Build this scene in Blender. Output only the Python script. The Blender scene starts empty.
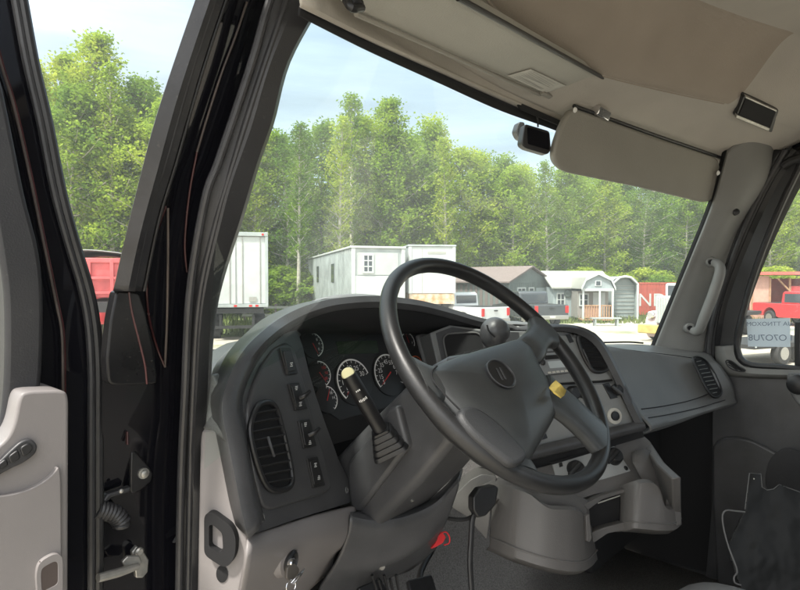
import bpy, bmesh, math, random
from mathutils import Vector as V, Matrix
from mathutils.geometry import tessellate_polygon
random.seed(7)
S = bpy.context.scene
COL = S.collection
rad = math.radians

# ------------------------------------------------------------------ camera
CAM = V((-1.271, -0.544, 2.04)); YAW = rad(47.3); PITCH = rad(-1.383); FPX = 580.0
cd = bpy.data.cameras.new('camera'); cam = bpy.data.objects.new('camera', cd); COL.objects.link(cam)
cam.location = CAM; cam.rotation_euler = (rad(90) + PITCH, 0, -YAW)
cd.sensor_fit = 'HORIZONTAL'; cd.sensor_width = 36; cd.lens = 36 * FPX / 800
cd.clip_start = 0.02; cd.clip_end = 2000
S.camera = cam
S.render.resolution_x = 1024; S.render.resolution_y = 755

# ------------------------------------------------------------------ world, sun, exposure
SUN_EL, SUN_AZ = rad(58), rad(268)           # azimuth clockwise from +Y
w = bpy.data.worlds.new('World'); S.world = w; w.use_nodes = True
nt = w.node_tree; nt.nodes.clear()
def nd(t, k, **kw):
    n = t.nodes.new(k)
    for a, b in kw.items(): setattr(n, a, b)
    return n
sky = nd(nt, 'ShaderNodeTexSky', sky_type='NISHITA', sun_disc=False, sun_elevation=SUN_EL, sun_rotation=SUN_AZ, air_density=1.0, dust_density=1.5, ozone_density=1.5)
tc = nd(nt, 'ShaderNodeTexCoord')
mp = nd(nt, 'ShaderNodeMapping'); mp.inputs['Scale'].default_value = (1.2, 1.2, 4.5)
n1 = nd(nt, 'ShaderNodeTexNoise'); n1.inputs['Scale'].default_value = 1.6; n1.inputs['Detail'].default_value = 7; n1.inputs['Roughness'].default_value = .52; n1.inputs['Distortion'].default_value = .5
cr = nd(nt, 'ShaderNodeValToRGB'); cr.color_ramp.elements[0].position = .40; cr.color_ramp.elements[1].position = .62
cr.color_ramp.elements[0].color = (.72, .72, .72, 1); cr.color_ramp.elements[1].color = (.96, .96, .96, 1)
mx = nd(nt, 'ShaderNodeMix', data_type='RGBA'); mx.inputs[7].default_value = (5.6, 6.0, 6.5, 1)
bg = nd(nt, 'ShaderNodeBackground'); bg.inputs['Strength'].default_value = .125
wo = nd(nt, 'ShaderNodeOutputWorld')
L = nt.links.new
sdv = (math.sin(SUN_AZ) * math.cos(SUN_EL), math.cos(SUN_AZ) * math.cos(SUN_EL), math.sin(SUN_EL))
dt = nd(nt, 'ShaderNodeVectorMath', operation='DOT_PRODUCT'); dt.inputs[1].default_value = sdv
gr_ = nd(nt, 'ShaderNodeValToRGB'); e_ = gr_.color_ramp.elements; e_[0].position = .10; e_[0].color = (2.5, 3.05, 3.45, 1); e_[1].position = .85; e_[1].color = (13, 12.6, 12, 1)
q_ = e_.new(.45); q_.color = (5.8, 6.3, 6.7, 1)
L(tc.outputs['Generated'], dt.inputs[0]); L(dt.outputs['Value'], gr_.inputs['Fac']); L(gr_.outputs['Color'], mx.inputs[7])
n2 = nd(nt, 'ShaderNodeTexNoise'); n2.inputs['Scale'].default_value = 2.2; n2.inputs['Detail'].default_value = 6; n2.inputs['Roughness'].default_value = .55
mp2 = nd(nt, 'ShaderNodeMapping'); mp2.inputs['Scale'].default_value = (.8, .8, 7); mp2.inputs['Location'].default_value = (3, 1, .4)
L(tc.outputs['Generated'], mp2.inputs['Vector']); L(mp2.outputs[0], n2.inputs['Vector'])
mr2 = nd(nt, 'ShaderNodeMapRange'); mr2.inputs[1].default_value = .35; mr2.inputs[2].default_value = .68; mr2.inputs[3].default_value = .78; mr2.inputs[4].default_value = 1.3
L(n2.outputs['Fac'], mr2.inputs[0])
vm = nd(nt, 'ShaderNodeVectorMath', operation='SCALE'); L(gr_.outputs['Color'], vm.inputs[0]); L(mr2.outputs[0], vm.inputs['Scale']); L(vm.outputs[0], mx.inputs[7])
L(tc.outputs['Generated'], mp.inputs['Vector']); L(mp.outputs[0], n1.inputs['Vector']); L(n1.outputs['Fac'], cr.inputs['Fac'])
L(cr.outputs['Color'], mx.inputs[0]); L(sky.outputs[0], mx.inputs[6]); L(mx.outputs[2], bg.inputs['Color']); L(bg.outputs[0], wo.inputs['Surface'])
sd = bpy.data.lights.new('sun', 'SUN'); sd.energy = 3.6; sd.angle = rad(6); sd.color = (1, .95, .87)
so = bpy.data.objects.new('sun', sd); COL.objects.link(so)
sdir = V((math.sin(SUN_AZ) * math.cos(SUN_EL), math.cos(SUN_AZ) * math.cos(SUN_EL), math.sin(SUN_EL)))
so.rotation_euler = sdir.to_track_quat('Z', 'Y').to_euler(); so.location = (0, 0, 30)
S.view_settings.view_transform = 'Standard'; S.view_settings.look = 'None'; S.view_settings.gamma = 1
S.view_settings.use_curve_mapping = False
S.view_settings.exposure = 1.25
S.render.engine = 'CYCLES'
S.cycles.max_bounces = 8; S.cycles.diffuse_bounces = 5; S.cycles.transparent_max_bounces = 16

# ------------------------------------------------------------------ measuring rays: where a sight line meets a plane of the cab
FW = V((math.sin(YAW) * math.cos(PITCH), math.cos(YAW) * math.cos(PITCH), math.sin(PITCH)))
RT = V((math.cos(YAW), -math.sin(YAW), 0)); UP = RT.cross(FW)
def ray(px, py): return FW + RT * ((px - 400) / FPX) + UP * ((295 - py) / FPX)
def X(p, x): v = ray(*p); return CAM + v * ((x - CAM.x) / v.x)
def Y(p, y): v = ray(*p); return CAM + v * ((y - CAM.y) / v.y)
def Z(p, z): v = ray(*p); return CAM + v * ((z - CAM.z) / v.z)
def D(p, d): return CAM + ray(*p) * d
class PL:
    def __init__(s, p, n): s.p = V(p); s.n = V(n).normalized()
    def at(s, q, off=0):
        v = ray(*q); return CAM + v * ((s.p + s.n * off - CAM).dot(s.n) / v.dot(s.n))
    def off(s, d): return PL(s.p + s.n * d, s.n)

# ------------------------------------------------------------------ materials
MATS = {}
def mat(name, col, rough=.5, metal=0, noise=.0, nscale=20, bump=0, bscale=300, spec=.5, coat=0, col2=None, detail=4, dust=0):
    if name in MATS: return MATS[name]
    m = bpy.data.materials.new(name); m.use_nodes = True; t = m.node_tree; b = t.nodes['Principled BSDF']
    b.inputs['Roughness'].default_value = rough; b.inputs['Metallic'].default_value = metal
    b.inputs['Specular IOR Level'].default_value = spec; b.inputs['Coat Weight'].default_value = coat
    c = (*col, 1)
    g = nd(t, 'ShaderNodeTexCoord')
    if noise or col2:
        a = nd(t, 'ShaderNodeTexNoise'); a.inputs['Scale'].default_value = nscale; a.inputs['Detail'].default_value = detail
        t.links.new(g.outputs['Object'], a.inputs['Vector'])
        r = nd(t, 'ShaderNodeValToRGB'); r.color_ramp.elements[0].position = .3; r.color_ramp.elements[1].position = .7
        r.color_ramp.elements[0].color = (*[v * (1 - noise) for v in col], 1)
        r.color_ramp.elements[1].color = (*(col2 or [min(1, v * (1 + noise)) for v in col]), 1)
        t.links.new(a.outputs['Fac'], r.inputs['Fac']); t.links.new(r.outputs['Color'], b.inputs['Base Color'])
        rr = nd(t, 'ShaderNodeMapRange'); rr.inputs[3].default_value = max(.02, rough - .08); rr.inputs[4].default_value = min(1, rough + .08)
        t.links.new(a.outputs['Fac'], rr.inputs[0]); t.links.new(rr.outputs[0], b.inputs['Roughness'])
    else: b.inputs['Base Color'].default_value = c
    if dust:
        d1 = nd(t, 'ShaderNodeTexNoise'); d1.inputs['Scale'].default_value = 170; d1.inputs['Detail'].default_value = 2
        d2 = nd(t, 'ShaderNodeTexNoise'); d2.inputs['Scale'].default_value = 11; d2.inputs['Detail'].default_value = 7; d2.inputs['Roughness'].default_value = .65
        for q in (d1, d2): t.links.new(g.outputs['Object'], q.inputs['Vector'])
        k1 = nd(t, 'ShaderNodeMapRange'); k1.inputs[1].default_value = .66; k1.inputs[2].default_value = .74; k1.inputs[4].default_value = dust
        k2 = nd(t, 'ShaderNodeMapRange'); k2.inputs[1].default_value = .48; k2.inputs[2].default_value = .8; k2.inputs[4].default_value = dust * .5
        t.links.new(d1.outputs['Fac'], k1.inputs[0]); t.links.new(d2.outputs['Fac'], k2.inputs[0])
        ks = nd(t, 'ShaderNodeMath', operation='ADD'); t.links.new(k1.outputs[0], ks.inputs[0]); t.links.new(k2.outputs[0], ks.inputs[1])
        xm = nd(t, 'ShaderNodeMix', data_type='RGBA'); xm.inputs[7].default_value = (.34, .32, .28, 1)
        t.links.new(ks.outputs[0], xm.inputs[0])
        if b.inputs['Base Color'].links: t.links.new(b.inputs['Base Color'].links[0].from_socket, xm.inputs[6])
        else: xm.inputs[6].default_value = c
        t.links.new(xm.outputs[2], b.inputs['Base Color'])
    if bump:
        a2 = nd(t, 'ShaderNodeTexNoise'); a2.inputs['Scale'].default_value = bscale; a2.inputs['Detail'].default_value = 3
        t.links.new(g.outputs['Object'], a2.inputs['Vector'])
        bp = nd(t, 'ShaderNodeBump'); bp.inputs['Strength'].default_value = bump; bp.inputs['Distance'].default_value = .002
        t.links.new(a2.outputs['Fac'], bp.inputs['Height']); t.links.new(bp.outputs[0], b.inputs['Normal'])
    MATS[name] = m; return m
DARK  = mat('dark_charcoal_plastic', (.055, .0555, .0585), .35, noise=.18, nscale=14, bump=.16, bscale=600, dust=.05)
MID   = mat('mid_grey_plastic', (.135, .135, .134), .50, noise=.12, nscale=9, bump=.25, bscale=500)
CENT  = mat('centre_grey_plastic', (.145, .146, .144), .42, noise=.12, nscale=9, bump=.2, bscale=500)
STACK = mat('centre_stack_grey', (.205, .21, .208), .40, noise=.10, nscale=12, bump=.15, bscale=600, dust=.05)
LIGHT = mat('light_grey_plastic', (.19, .176, .173), .50, noise=.06, nscale=7, bump=.06, bscale=900)
CONS  = mat('console_grey_plastic', (.108, .103, .100), .44, noise=.08, nscale=9, bump=.25, bscale=450)
PILL  = mat('pillar_grey_plastic', (.19, .19, .182), .55, noise=.08, nscale=8, bump=.2, bscale=450)
BLACK = mat('black_plastic', (.012, .012, .013), .4, noise=.2, nscale=20)
MATTE = mat('matte_black', (.006, .006, .007), .85)
RUB   = mat('black_rubber', (.018, .018, .019), .42, noise=.3, nscale=40, bump=.1, bscale=200)
PTRIM = mat('black_grey_pillar_plastic', (.022, .022, .024), .45, noise=.15, nscale=12, bump=.12, bscale=500, dust=.05)
GSTRIP = mat('grey_weatherstrip', (.017, .017, .019), .32, noise=.25, nscale=25, bump=.15, bscale=200, dust=.06)
RUBG  = mat('grey_rubber', (.028, .028, .030), .40, noise=.25, nscale=30, bump=.15, bscale=200)
GLOSS = mat('gloss_black_paint', (.004, .004, .006), .06, coat=0, spec=.42, dust=.008)
REDL  = mat('dark_red_reflections_and_parts', (.045, .012, .013), .25, noise=.3, nscale=30)  # colours the painted red reflections, also the marker lamp and cover crease
TAUPE = mat('taupe_reflection', (.07, .055, .048), .35, noise=.3, nscale=30)  # tone of the painted reflections on pillar and door edge
LEATH = mat('wheel_leather', (.013, .0133, .014), .40, noise=.2, nscale=25, bump=.10, bscale=500)
HUB   = mat('wheel_hub_vinyl', (.043, .0455, .046), .40, noise=.15, nscale=20, bump=.15, bscale=900)
COVER = mat('dusty_gloss_black_cover', (.010, .010, .011), .25, noise=.5, nscale=8, detail=6, dust=.04, spec=.25)
HEAD  = mat('beige_headliner_cloth', (.43, .402, .362), .9, noise=.10, nscale=4, bump=.35, bscale=250, spec=.2)
HEAD2 = mat('taupe_headliner_shade_and_seam', (.335, .292, .248), .9, noise=.10, nscale=4, bump=.35, bscale=250, spec=.2)  # headliner cloth with the shade of the roof step put in; also the seam
VISOR = mat('grey_visor_vinyl', (.38, .372, .335), .7, noise=.08, nscale=5, bump=.35, bscale=300)
VISOR2= mat('taupe_visor_vinyl', (.26, .25, .222), .7, noise=.08, nscale=5, bump=.35, bscale=300)
CARP  = mat('grey_carpet', (.15, .146, .14), .95, noise=.35, nscale=260, bump=1, bscale=300, spec=.1)
CHROME= mat('chrome', (.75, .75, .76), .18, metal=1)
STEEL = mat('dull_zinc', (.42, .41, .38), .45, metal=.8, noise=.25, nscale=60)
WHITE = mat('white_mark', (.8, .8, .78), .6)
REDM  = mat('red_mark', (.6, .03, .03), .5)
ORANG = mat('orange_mark', (.65, .12, .03), .5)
CREAM = mat('cream_knob', (.80, .74, .42), .4, noise=.06, nscale=40)
LCD   = mat('unlit_green_display', (.014, .026, .012), .25)
LCDG  = mat('grey_display', (.38, .42, .43), .25)
YELL  = mat('yellow_paper', (.75, .55, .13), .8, noise=.15, nscale=60)
REDP  = mat('red_plastic', (.62, .03, .035), .4)
LABEL = mat('pale_label', (.50, .49, .45), .7, noise=.08, nscale=60)
DIRTB = mat('dusty_black_plastic', (.013, .0135, .0135), .48, noise=.5, nscale=5, detail=6, spec=.3)
SEATM = mat('grey_vinyl_seat', (.20, .20, .20), .6, bump=.4, bscale=200)
HVAC  = mat('silver_grey_plate', (.30, .31, .31), .4, noise=.06, nscale=20)
def glass(name, tint, haze):
    m = bpy.data.materials.new(name); m.use_nodes = True; t = m.node_tree; t.nodes.clear()
    o = nd(t, 'ShaderNodeOutputMaterial'); tr = nd(t, 'ShaderNodeBsdfTransparent'); tr.inputs[0].default_value = (*tint, 1)
    gl = nd(t, 'ShaderNodeBsdfGlossy'); gl.inputs['Roughness'].default_value = .02
    lw = nd(t, 'ShaderNodeLayerWeight'); pw5 = nd(t, 'ShaderNodeMath', operation='POWER'); pw5.inputs[1].default_value = 5
    fr = nd(t, 'ShaderNodeMath', operation='MULTIPLY_ADD'); fr.inputs[1].default_value = .5; fr.inputs[2].default_value = .025
    t.links.new(lw.outputs['Facing'], pw5.inputs[0]); t.links.new(pw5.outputs[0], fr.inputs[0])
    df = nd(t, 'ShaderNodeBsdfTranslucent'); df.inputs[0].default_value = (.8, .82, .8, 1)
    m1 = nd(t, 'ShaderNodeMixShader'); m2 = nd(t, 'ShaderNodeMixShader')
    nz = nd(t, 'ShaderNodeTexNoise'); nz.inputs['Scale'].default_value = 2.5; nz.inputs['Detail'].default_value = 6
    g = nd(t, 'ShaderNodeTexCoord'); t.links.new(g.outputs['Object'], nz.inputs['Vector'])
    mr = nd(t, 'ShaderNodeMapRange'); mr.inputs[1].default_value = .3; mr.inputs[2].default_value = .75; mr.inputs[3].default_value = haze * .5; mr.inputs[4].default_value = haze * 1.6
    t.links.new(nz.outputs['Fac'], mr.inputs[0]); t.links.new(mr.outputs[0], m1.inputs[0])
    t.links.new(tr.outputs[0], m1.inputs[1]); t.links.new(df.outputs[0], m1.inputs[2])
    t.links.new(fr.outputs[0], m2.inputs[0]); t.links.new(m1.outputs[0], m2.inputs[1]); t.links.new(gl.outputs[0], m2.inputs[2])
    t.links.new(m2.outputs[0], o.inputs['Surface']); return m
GLASS = glass('dusty_windscreen_glass', (.90, .965, .94), .032)
GLASS2 = glass('side_window_glass', (.93, .97, .95), .02)

# ------------------------------------------------------------------ object helpers
ORG = {}
def tag(o, label, cat, group=None, kind=None):
    if label: o['label'] = label
    if cat: o['category'] = cat
    if group: o['group'] = group
    if kind: o['kind'] = kind
    return o
def thing(name, label, cat, loc, group=None, rotz=None):
    o = bpy.data.objects.new(name, None); COL.objects.link(o); o.empty_display_size = .1
    o.location = loc; tag(o, label, cat, group)
    if rotz is None: ORG[o] = V(loc)
    else: o.rotation_euler = (0, 0, rotz); ORG[o] = V((0, 0, 0))
    return o
def mk(name, verts, faces, m, parent=None, smooth=True, bevel=0, solid=0, seg=3, angle=35, label=None, loc=None, recalc=True):
    verts = [V(v) for v in verts]
    if parent is not None: org = ORG[parent]
    elif loc is not None: org = V((0, 0, 0))
    else:
        n = len(verts); org = V((sum(v.x for v in verts) / n, sum(v.y for v in verts) / n, min(v.z for v in verts)))
    me = bpy.data.meshes.new(name); me.from_pydata([v - org for v in verts], [], faces)
    if recalc:
        bm = bmesh.new(); bm.from_mesh(me); bmesh.ops.recalc_face_normals(bm, faces=bm.faces); bm.to_mesh(me); bm.free()
    ms = m if isinstance(m, (list, tuple)) else [m]
    for q in ms: me.materials.append(q)
    if smooth:
        me.polygons.foreach_set('use_smooth', [True] * len(me.polygons)); me.set_sharp_from_angle(angle=rad(angle))
    o = bpy.data.objects.new(name, me); COL.objects.link(o)
    if parent is not None: o.parent = parent; ORG[o] = org
    else: o.location = org if loc is None else loc; ORG[o] = org
    if solid:
        s = o.modifiers.new('thickness', 'SOLIDIFY'); s.thickness = solid; s.offset = 0
    if bevel:
        b = o.modifiers.new('bevel', 'BEVEL'); b.width = bevel; b.segments = seg; b.limit_method = 'ANGLE'; b.angle_limit = rad(40); b.harden_normals = False
    if label: o['label'] = label
    return o
def rnd(pts, r, k=4):
    if not r: return pts
    out = []; n = len(pts)
    for i in range(n):
        a, b, c = pts[i - 1], pts[i], pts[(i + 1) % n]
        ra = min(r, (a - b).length * .45); rc = min(r, (c - b).length * .45)
        p = b + (a - b).normalized() * ra; q = b + (c - b).normalized() * rc
        for j in range(k + 1):
            t = j / k; out.append(p * (1 - t) ** 2 + b * 2 * t * (1 - t) + q * t * t)
    return out
def ext(name, front, vec, m, parent=None, **kw):
    n = len(front); back = [p + vec for p in front]
    f = [list(range(n)), list(range(2 * n - 1, n - 1, -1))] + [[i, (i + 1) % n, n + (i + 1) % n, n + i] for i in range(n)]
    return mk(name, front + back, f, m, parent, **kw)
def slab(name, px, pl, th, m, parent=None, r=0, off=0, bevel=.003, **kw):
    pts = rnd([pl.at(p, off) for p in px], r)
    return ext(name, pts, -pl.n * th, m, parent, bevel=bevel, **kw)
def crv(pts, n):
    """Catmull-Rom through 3D points, n samples by chord length"""
    pts = [V(p) for p in pts]
    if len(pts) == 2: return [pts[0].lerp(pts[1], i / (n - 1)) for i in range(n)]
    P = [pts[0] * 2 - pts[1]] + pts + [pts[-1] * 2 - pts[-2]]
    fine = []
    for i in range(1, len(P) - 2):
        a, b, c, d = P[i - 1:i + 3]
        for j in range(16):
            t = j / 16
            fine.append(.5 * ((2 * b) + (c - a) * t + (2 * a - 5 * b + 4 * c - d) * t * t + (3 * b - a - 3 * c + d) * t ** 3))
    fine.append(pts[-1])
    L_ = [0]
    for i in range(1, len(fine)): L_.append(L_[-1] + (fine[i] - fine[i - 1]).length)
    out = []; k = 0
    for i in range(n):
        s = L_[-1] * i / (n - 1)
        while k < len(fine) - 2 and L_[k + 1] < s: k += 1
        d = L_[k + 1] - L_[k]; out.append(fine[k].lerp(fine[k + 1], (s - L_[k]) / d if d > 1e-9 else 0))
    return out
def cru(pts, sub):
    """Catmull-Rom with a fixed number of samples per span, so the rows stay rows"""
    P = [pts[0] * 2 - pts[1]] + list(pts) + [pts[-1] * 2 - pts[-2]]; out = []
    for i in range(1, len(P) - 2):
        a, b, c, d = P[i - 1:i + 3]
        for j in range(sub):
            t = j / sub; out.append(.5 * ((2 * b) + (c - a) * t + (2 * a - 5 * b + 4 * c - d) * t * t + (3 * b - a - 3 * c + d) * t ** 3))
    return out + [pts[-1]]
def loft(name, curves, m, parent=None, n=32, solid=.004, cross=0, **kw):
    C_ = [crv(c, n) for c in curves]
    if cross:
        sub = max(2, cross // (len(C_) - 1)); cols = [cru([c[i] for c in C_], sub) for i in range(n)]; C_ = [[cols[i][j] for i in range(n)] for j in range(len(cols[0]))]
    v = [p for c in C_ for p in c]; f = []
    for j in range(len(C_) - 1):
        for i in range(n - 1): f.append([j * n + i, j * n + i + 1, (j + 1) * n + i + 1, (j + 1) * n + i])
    return mk(name, v, f, m, parent, solid=solid, **kw)
def tube_data(path, r, k=10, cap=True):
    path = [V(p) for p in path]; n = len(path); rs = r if isinstance(r, (list, tuple)) else [r] * n
    v = []; f = []; up = None
    for i in range(n):
        t = (path[min(i + 1, n - 1)] - path[max(i - 1, 0)]).normalized()
        if up is None: up = t.orthogonal().normalized()
        else: up = (up - t * up.dot(t)).normalized()
        s = t.cross(up)
        for j in range(k):
            a = 2 * math.pi * j / k; v.append(path[i] + (up * math.cos(a) + s * math.sin(a)) * rs[i])
    for i in range(n - 1):
        for j in range(k): f.append([i * k + j, i * k + (j + 1) % k, (i + 1) * k + (j + 1) % k, (i + 1) * k + j])
    if cap: f.append(list(range(k))[::-1]); f.append([(n - 1) * k + j for j in range(k)])
    return v, f
def tube(name, pts, r, m, parent=None, n=None, k=10, **kw):
    if n: 
        if isinstance(r, (list, tuple)):
            r = [r[min(int(i / (n - 1) * (len(r) - 1)), len(r) - 2)] * (1 - (i / (n - 1) * (len(r) - 1)) % 1) + r[min(int(i / (n - 1) * (len(r) - 1)) + 1, len(r) - 1)] * ((i / (n - 1) * (len(r) - 1)) % 1) for i in range(n - 1)] + [r[-1]]
        pts = crv(pts, n)
    v, f = tube_data(pts, r, k); return mk(name, v, f, m, parent, **kw)
def frame_of(nrm, upv=V((0, 0, 1))):
    n_ = V(nrm).normalized(); e1 = upv.cross(n_).normalized(); e2 = n_.cross(e1); return e1, e2, n_
def lathe(name, c, nrm, prof, m, parent=None, k=28, sx=1, sy=1, axes=None, **kw):
    """prof: (radius, height along nrm); axes optional (e1,e2)"""
    e1, e2, n_ = frame_of(nrm)
    if axes: e1, e2 = axes
    v = []; f = []
    for r_, h in prof:
        for j in range(k):
            a = 2 * math.pi * j / k; v.append(V(c) + e1 * (r_ * sx * math.cos(a)) + e2 * (r_ * sy * math.sin(a)) + n_ * h)
    for i in range(len(prof) - 1):
        for j in range(k): f.append([i * k + j, i * k + (j + 1) % k, (i + 1) * k + (j + 1) % k, (i + 1) * k + j])
    f.append(list(range(k))); f.append([(len(prof) - 1) * k + j for j in range(k)])
    return mk(name, v, f, m, parent, **kw)
def box_data(c, ax, d):
    ex, ey, ez = ax; v = []
    for sx in (-1, 1):
        for sy in (-1, 1):
            for sz in (-1, 1): v.append(V(c) + ex * (sx * d[0] / 2) + ey * (sy * d[1] / 2) + ez * (sz * d[2] / 2))
    return v, [[0, 1, 3, 2], [4, 6, 7, 5], [0, 4, 5, 1], [2, 3, 7, 6], [0, 2, 6, 4], [1, 5, 7, 3]]
XYZ = (V((1, 0, 0)), V((0, 1, 0)), V((0, 0, 1)))
def box(name, c, d, m, parent=None, ax=XYZ, bevel=0, **kw):
    v, f = box_data(c, ax, d); return mk(name, v, f, m, parent, bevel=bevel, smooth=bool(bevel), **kw)
class MB:
    def __init__(s): s.v = []; s.f = []
    def add(s, vf): 
        n = len(s.v); s.v += vf[0]; s.f += [[i + n for i in q] for q in vf[1]]; return s
    def box(s, c, d, ax=XYZ): return s.add(box_data(V(c), ax, d))
    def tube(s, p, r, k=8): return s.add(tube_data(p, r, k))
    def quad(s, a, b, c, d): n = len(s.v); s.v += [V(a), V(b), V(c), V(d)]; s.f.append([n, n + 1, n + 2, n + 3]); return s
    def prism(s, pts, vec):
        n = len(pts); b = len(s.v); s.v += pts + [p + vec for p in pts]
        s.f += [[b + i for i in range(n)], [b + i for i in range(2 * n - 1, n - 1, -1)]] + [[b + i, b + (i + 1) % n, b + n + (i + 1) % n, b + n + i] for i in range(n)]; return s
    def build(s, name, m, parent=None, **kw): return mk(name, s.v, s.f, m, parent, **kw)
def text(name, s, c, ex, ey, size, m, parent=None, thick=.0004, align='CENTER', **kw):
    cu = bpy.data.curves.new('txt', 'FONT'); cu.body = s; cu.size = 1; cu.align_x = align; cu.align_y = 'CENTER'; cu.extrude = 0
    o = bpy.data.objects.new('txt', cu); COL.objects.link(o)
    me = o.to_mesh(); vs = [v.co.copy() for v in me.vertices]; fs = [list(p.vertices) for p in me.polygons]; o.to_mesh_clear()
    bpy.data.objects.remove(o); bpy.data.curves.remove(cu)
    ez = ex.cross(ey)
    vv = [V(c) + ex * (v.x * size) + ey * (v.y * size) + ez * thick for v in vs]
    return mk(name, vv, fs, m, parent, smooth=False, recalc=False, **kw)
def ring_data(c, e1, e2, r0, r1, a0=0, a1=360, k=40, lift=0):
    n_ = e1.cross(e2); v = []; f = []
    for i in range(k + 1):
        a = rad(a0 + (a1 - a0) * i / k)
        for r_ in (r0, r1): v.append(V(c) + e1 * (r_ * math.cos(a)) + e2 * (r_ * math.sin(a)) + n_ * lift)
    for i in range(k): f.append([2 * i, 2 * i + 1, 2 * i + 3, 2 * i + 2])
    return v, f
# ================================================================== THE CAB
cab = thing('truck_cab', 'cab shell of the truck with beige headliner, black left door frame and grey windscreen pillars', 'truck cab', (0, -.4, .95))
# ---- shell: roof, rear wall, firewall, sides
def wsy(x): return .19 - .17 * (x / .78) ** 2            # plan of the top edge of the windscreen
def wsz(x): return 2.437 - .045 * (abs(x) / .78) ** 2
def onws(p, dy=0):                                       # sight line met with the bowed windscreen head
    x = 0
    for _ in range(25): q = Y(p, wsy(x) + dy); x = max(-.9, min(.9, .5 * x + .5 * q.x))
    return q
def head_z(x, y):
    m_ = max(0, wsy(x) - y); b1 = .13 + .10 * max(0, min(1, (x + .1) / .6)); t = max(0, min(1, (m_ - b1) / .16)); s = t * t * (3 - 2 * t)
    z = wsz(x) + .03 + .34 * min(m_, b1) + .15 * s
    e = max(0, min(1, (abs(x) - .60) / .30)); z -= (.155 * s + .0) * e * e * (3 - 2 * e)
    return z
NX, NY = 80, 90
v = []; f = []
for j in range(NY):
    for i in range(NX):
        x = -.9 + 1.8 * i / (NX - 1); b1 = .13 + .10 * max(0, min(1, (x + .1) / .6)); y0 = wsy(x) - .012
        mj = (.012 + (b1 - .012) * j / 20) if j <= 20 else (b1 + .16 * (j - 20) / 30) if j <= 50 else (b1 + .16 + (wsy(x) + 1.27 - b1 - .16) * (j - 50) / (NY - 51)); y = wsy(x) - mj
        v.append(V((x, y, head_z(x, y))))
for j in range(NY - 1):
    for i in range(NX - 1): a = j * NX + i; f.append([a, a + 1, a + NX + 1, a + NX])
hl_ = mk('headliner', v, f, [HEAD, HEAD2], cab, solid=.006, angle=60)
for k_, p_ in enumerate(hl_.data.polygons):
    j, i = divmod(k_, NX - 1)
    if 21 <= j < 49 and 12 <= i < 62: p_.material_index = 1  # rising step gets the darker cloth, its shade painted in
box('roof_panel', (0, -.55, 2.79), (1.9, 1.5, .03), GLOSS, cab, bevel=.012)
def plate(name, outer, hole, vec, m, parent, **kw):
    n = len(outer); tri = tessellate_polygon([outer, hole]); pts = outer + hole; N = len(pts)
    f = [list(t) for t in tri] + [[i + N for i in t][::-1] for t in tri]
    f += [[i, (i + 1) % n, N + (i + 1) % n, N + i] for i in range(n)]
    k = len(hole); f += [[n + i, n + (i + 1) % k, N + n + (i + 1) % k, N + n + i] for i in range(k)]
    return mk(name, pts + [p + vec for p in pts], f, m, parent, **kw)
rw = [V(p) for p in ((-.92, -1.27, .95), (.92, -1.27, .95), (.92, -1.27, 2.77), (-.92, -1.27, 2.77))]
rh = rnd([V(p) for p in ((-.5, -1.27, 1.85), (.5, -1.27, 1.85), (.5, -1.27, 2.3), (-.5, -1.27, 2.3))], .06)
plate('rear_wall', rw, rh, V((0, -.03, 0)), MID, cab)
prof = [(-1.26, 1.02), (.18, 1.02), (.34, 1.05), (.50, 1.15), (.66, 1.38), (.72, 1.60), (.72, 1.80)]
loft('floor_carpet', [[V((x, a, b)) for a, b in prof] for x in (-.86, -.3, .1, .5, .9)], CARP, cab, n=40, solid=.01)
box('door_sill', (-.90, -.45, 1.0), (.06, 1.4, .06), BLACK, cab, bevel=.008)
box('door_sill', (.93, -.45, 1.0), (.05, 1.4, .06), BLACK, cab, bevel=.008)
box('side_panel', (-.915, -1.12, 1.8), (.03, .28, 1.66), GLOSS, cab, bevel=.004)
box('side_panel', (.935, -1.12, 1.8), (.03, .28, 1.66), GLOSS, cab, bevel=.004)
box('kick_panel', (.925, .36, 1.33), (.03, .80, .70), MATTE, cab, bevel=.004)
box('kick_panel', (-.885, .53, 1.36), (.03, .44, .72), MATTE, cab, bevel=.004)
box('firewall', (0, .76, 1.42), (1.80, .03, .9), MATTE, cab)

box('roof_side', (.935, -.52, 2.58), (.03, 1.5, .42), GLOSS, cab, bevel=.004)
box('roof_side', (-.935, -.62, 2.60), (.03, 1.3, .38), GLOSS, cab, bevel=.004)
hs_ = [V((x, wsy(x) - (.13 + .10 * max(0, min(1, (x + .1) / .6))) - .002, 0)) for x in [-.6 + 1.1 * i / 30 for i in range(31)]]
tube('headliner_seam', [V((p.x, p.y, head_z(p.x, p.y) - .003)) for p in hs_], .0022, HEAD2, cab)
# ---- left front pillar and door frame
def jy(z): return .24 if z < 1.72 else .24 - (z - 1.72) * .26
def J(p, off=0):
    y = .15
    for _ in range(20): q = Y(p, y); y = .5 * y + .5 * (jy(q.z) + off)
    return q
c0 = [(216, -50), (197, 0), (160, 110), (141, 180), (124, 250), (110, 310), (104, 360), (103, 420), (103, 500), (103, 640)]
c1 = [(240, -50), (222, 0), (197, 76), (173, 160), (155, 220), (140, 291)]
c0b = [(216, -50), (197, 0), (160, 110), (141, 180), (124, 250), (115, 291)]
r1 = [(292, -50), (270, 0), (251, 65), (219, 160), (205, 200), (190, 292), (185, 390), (181, 480), (178, 640)]
r2 = [(306, -50), (285, 5), (259.5, 79), (234, 160), (215, 225), (199, 300), (193, 390), (190, 480), (187, 640)]
r3 = [(345, -50), (322, 0), (289, 62), (273, 122), (259.5, 160), (243, 215), (217, 302), (209, 390), (206, 470), (203, 640)]
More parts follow.
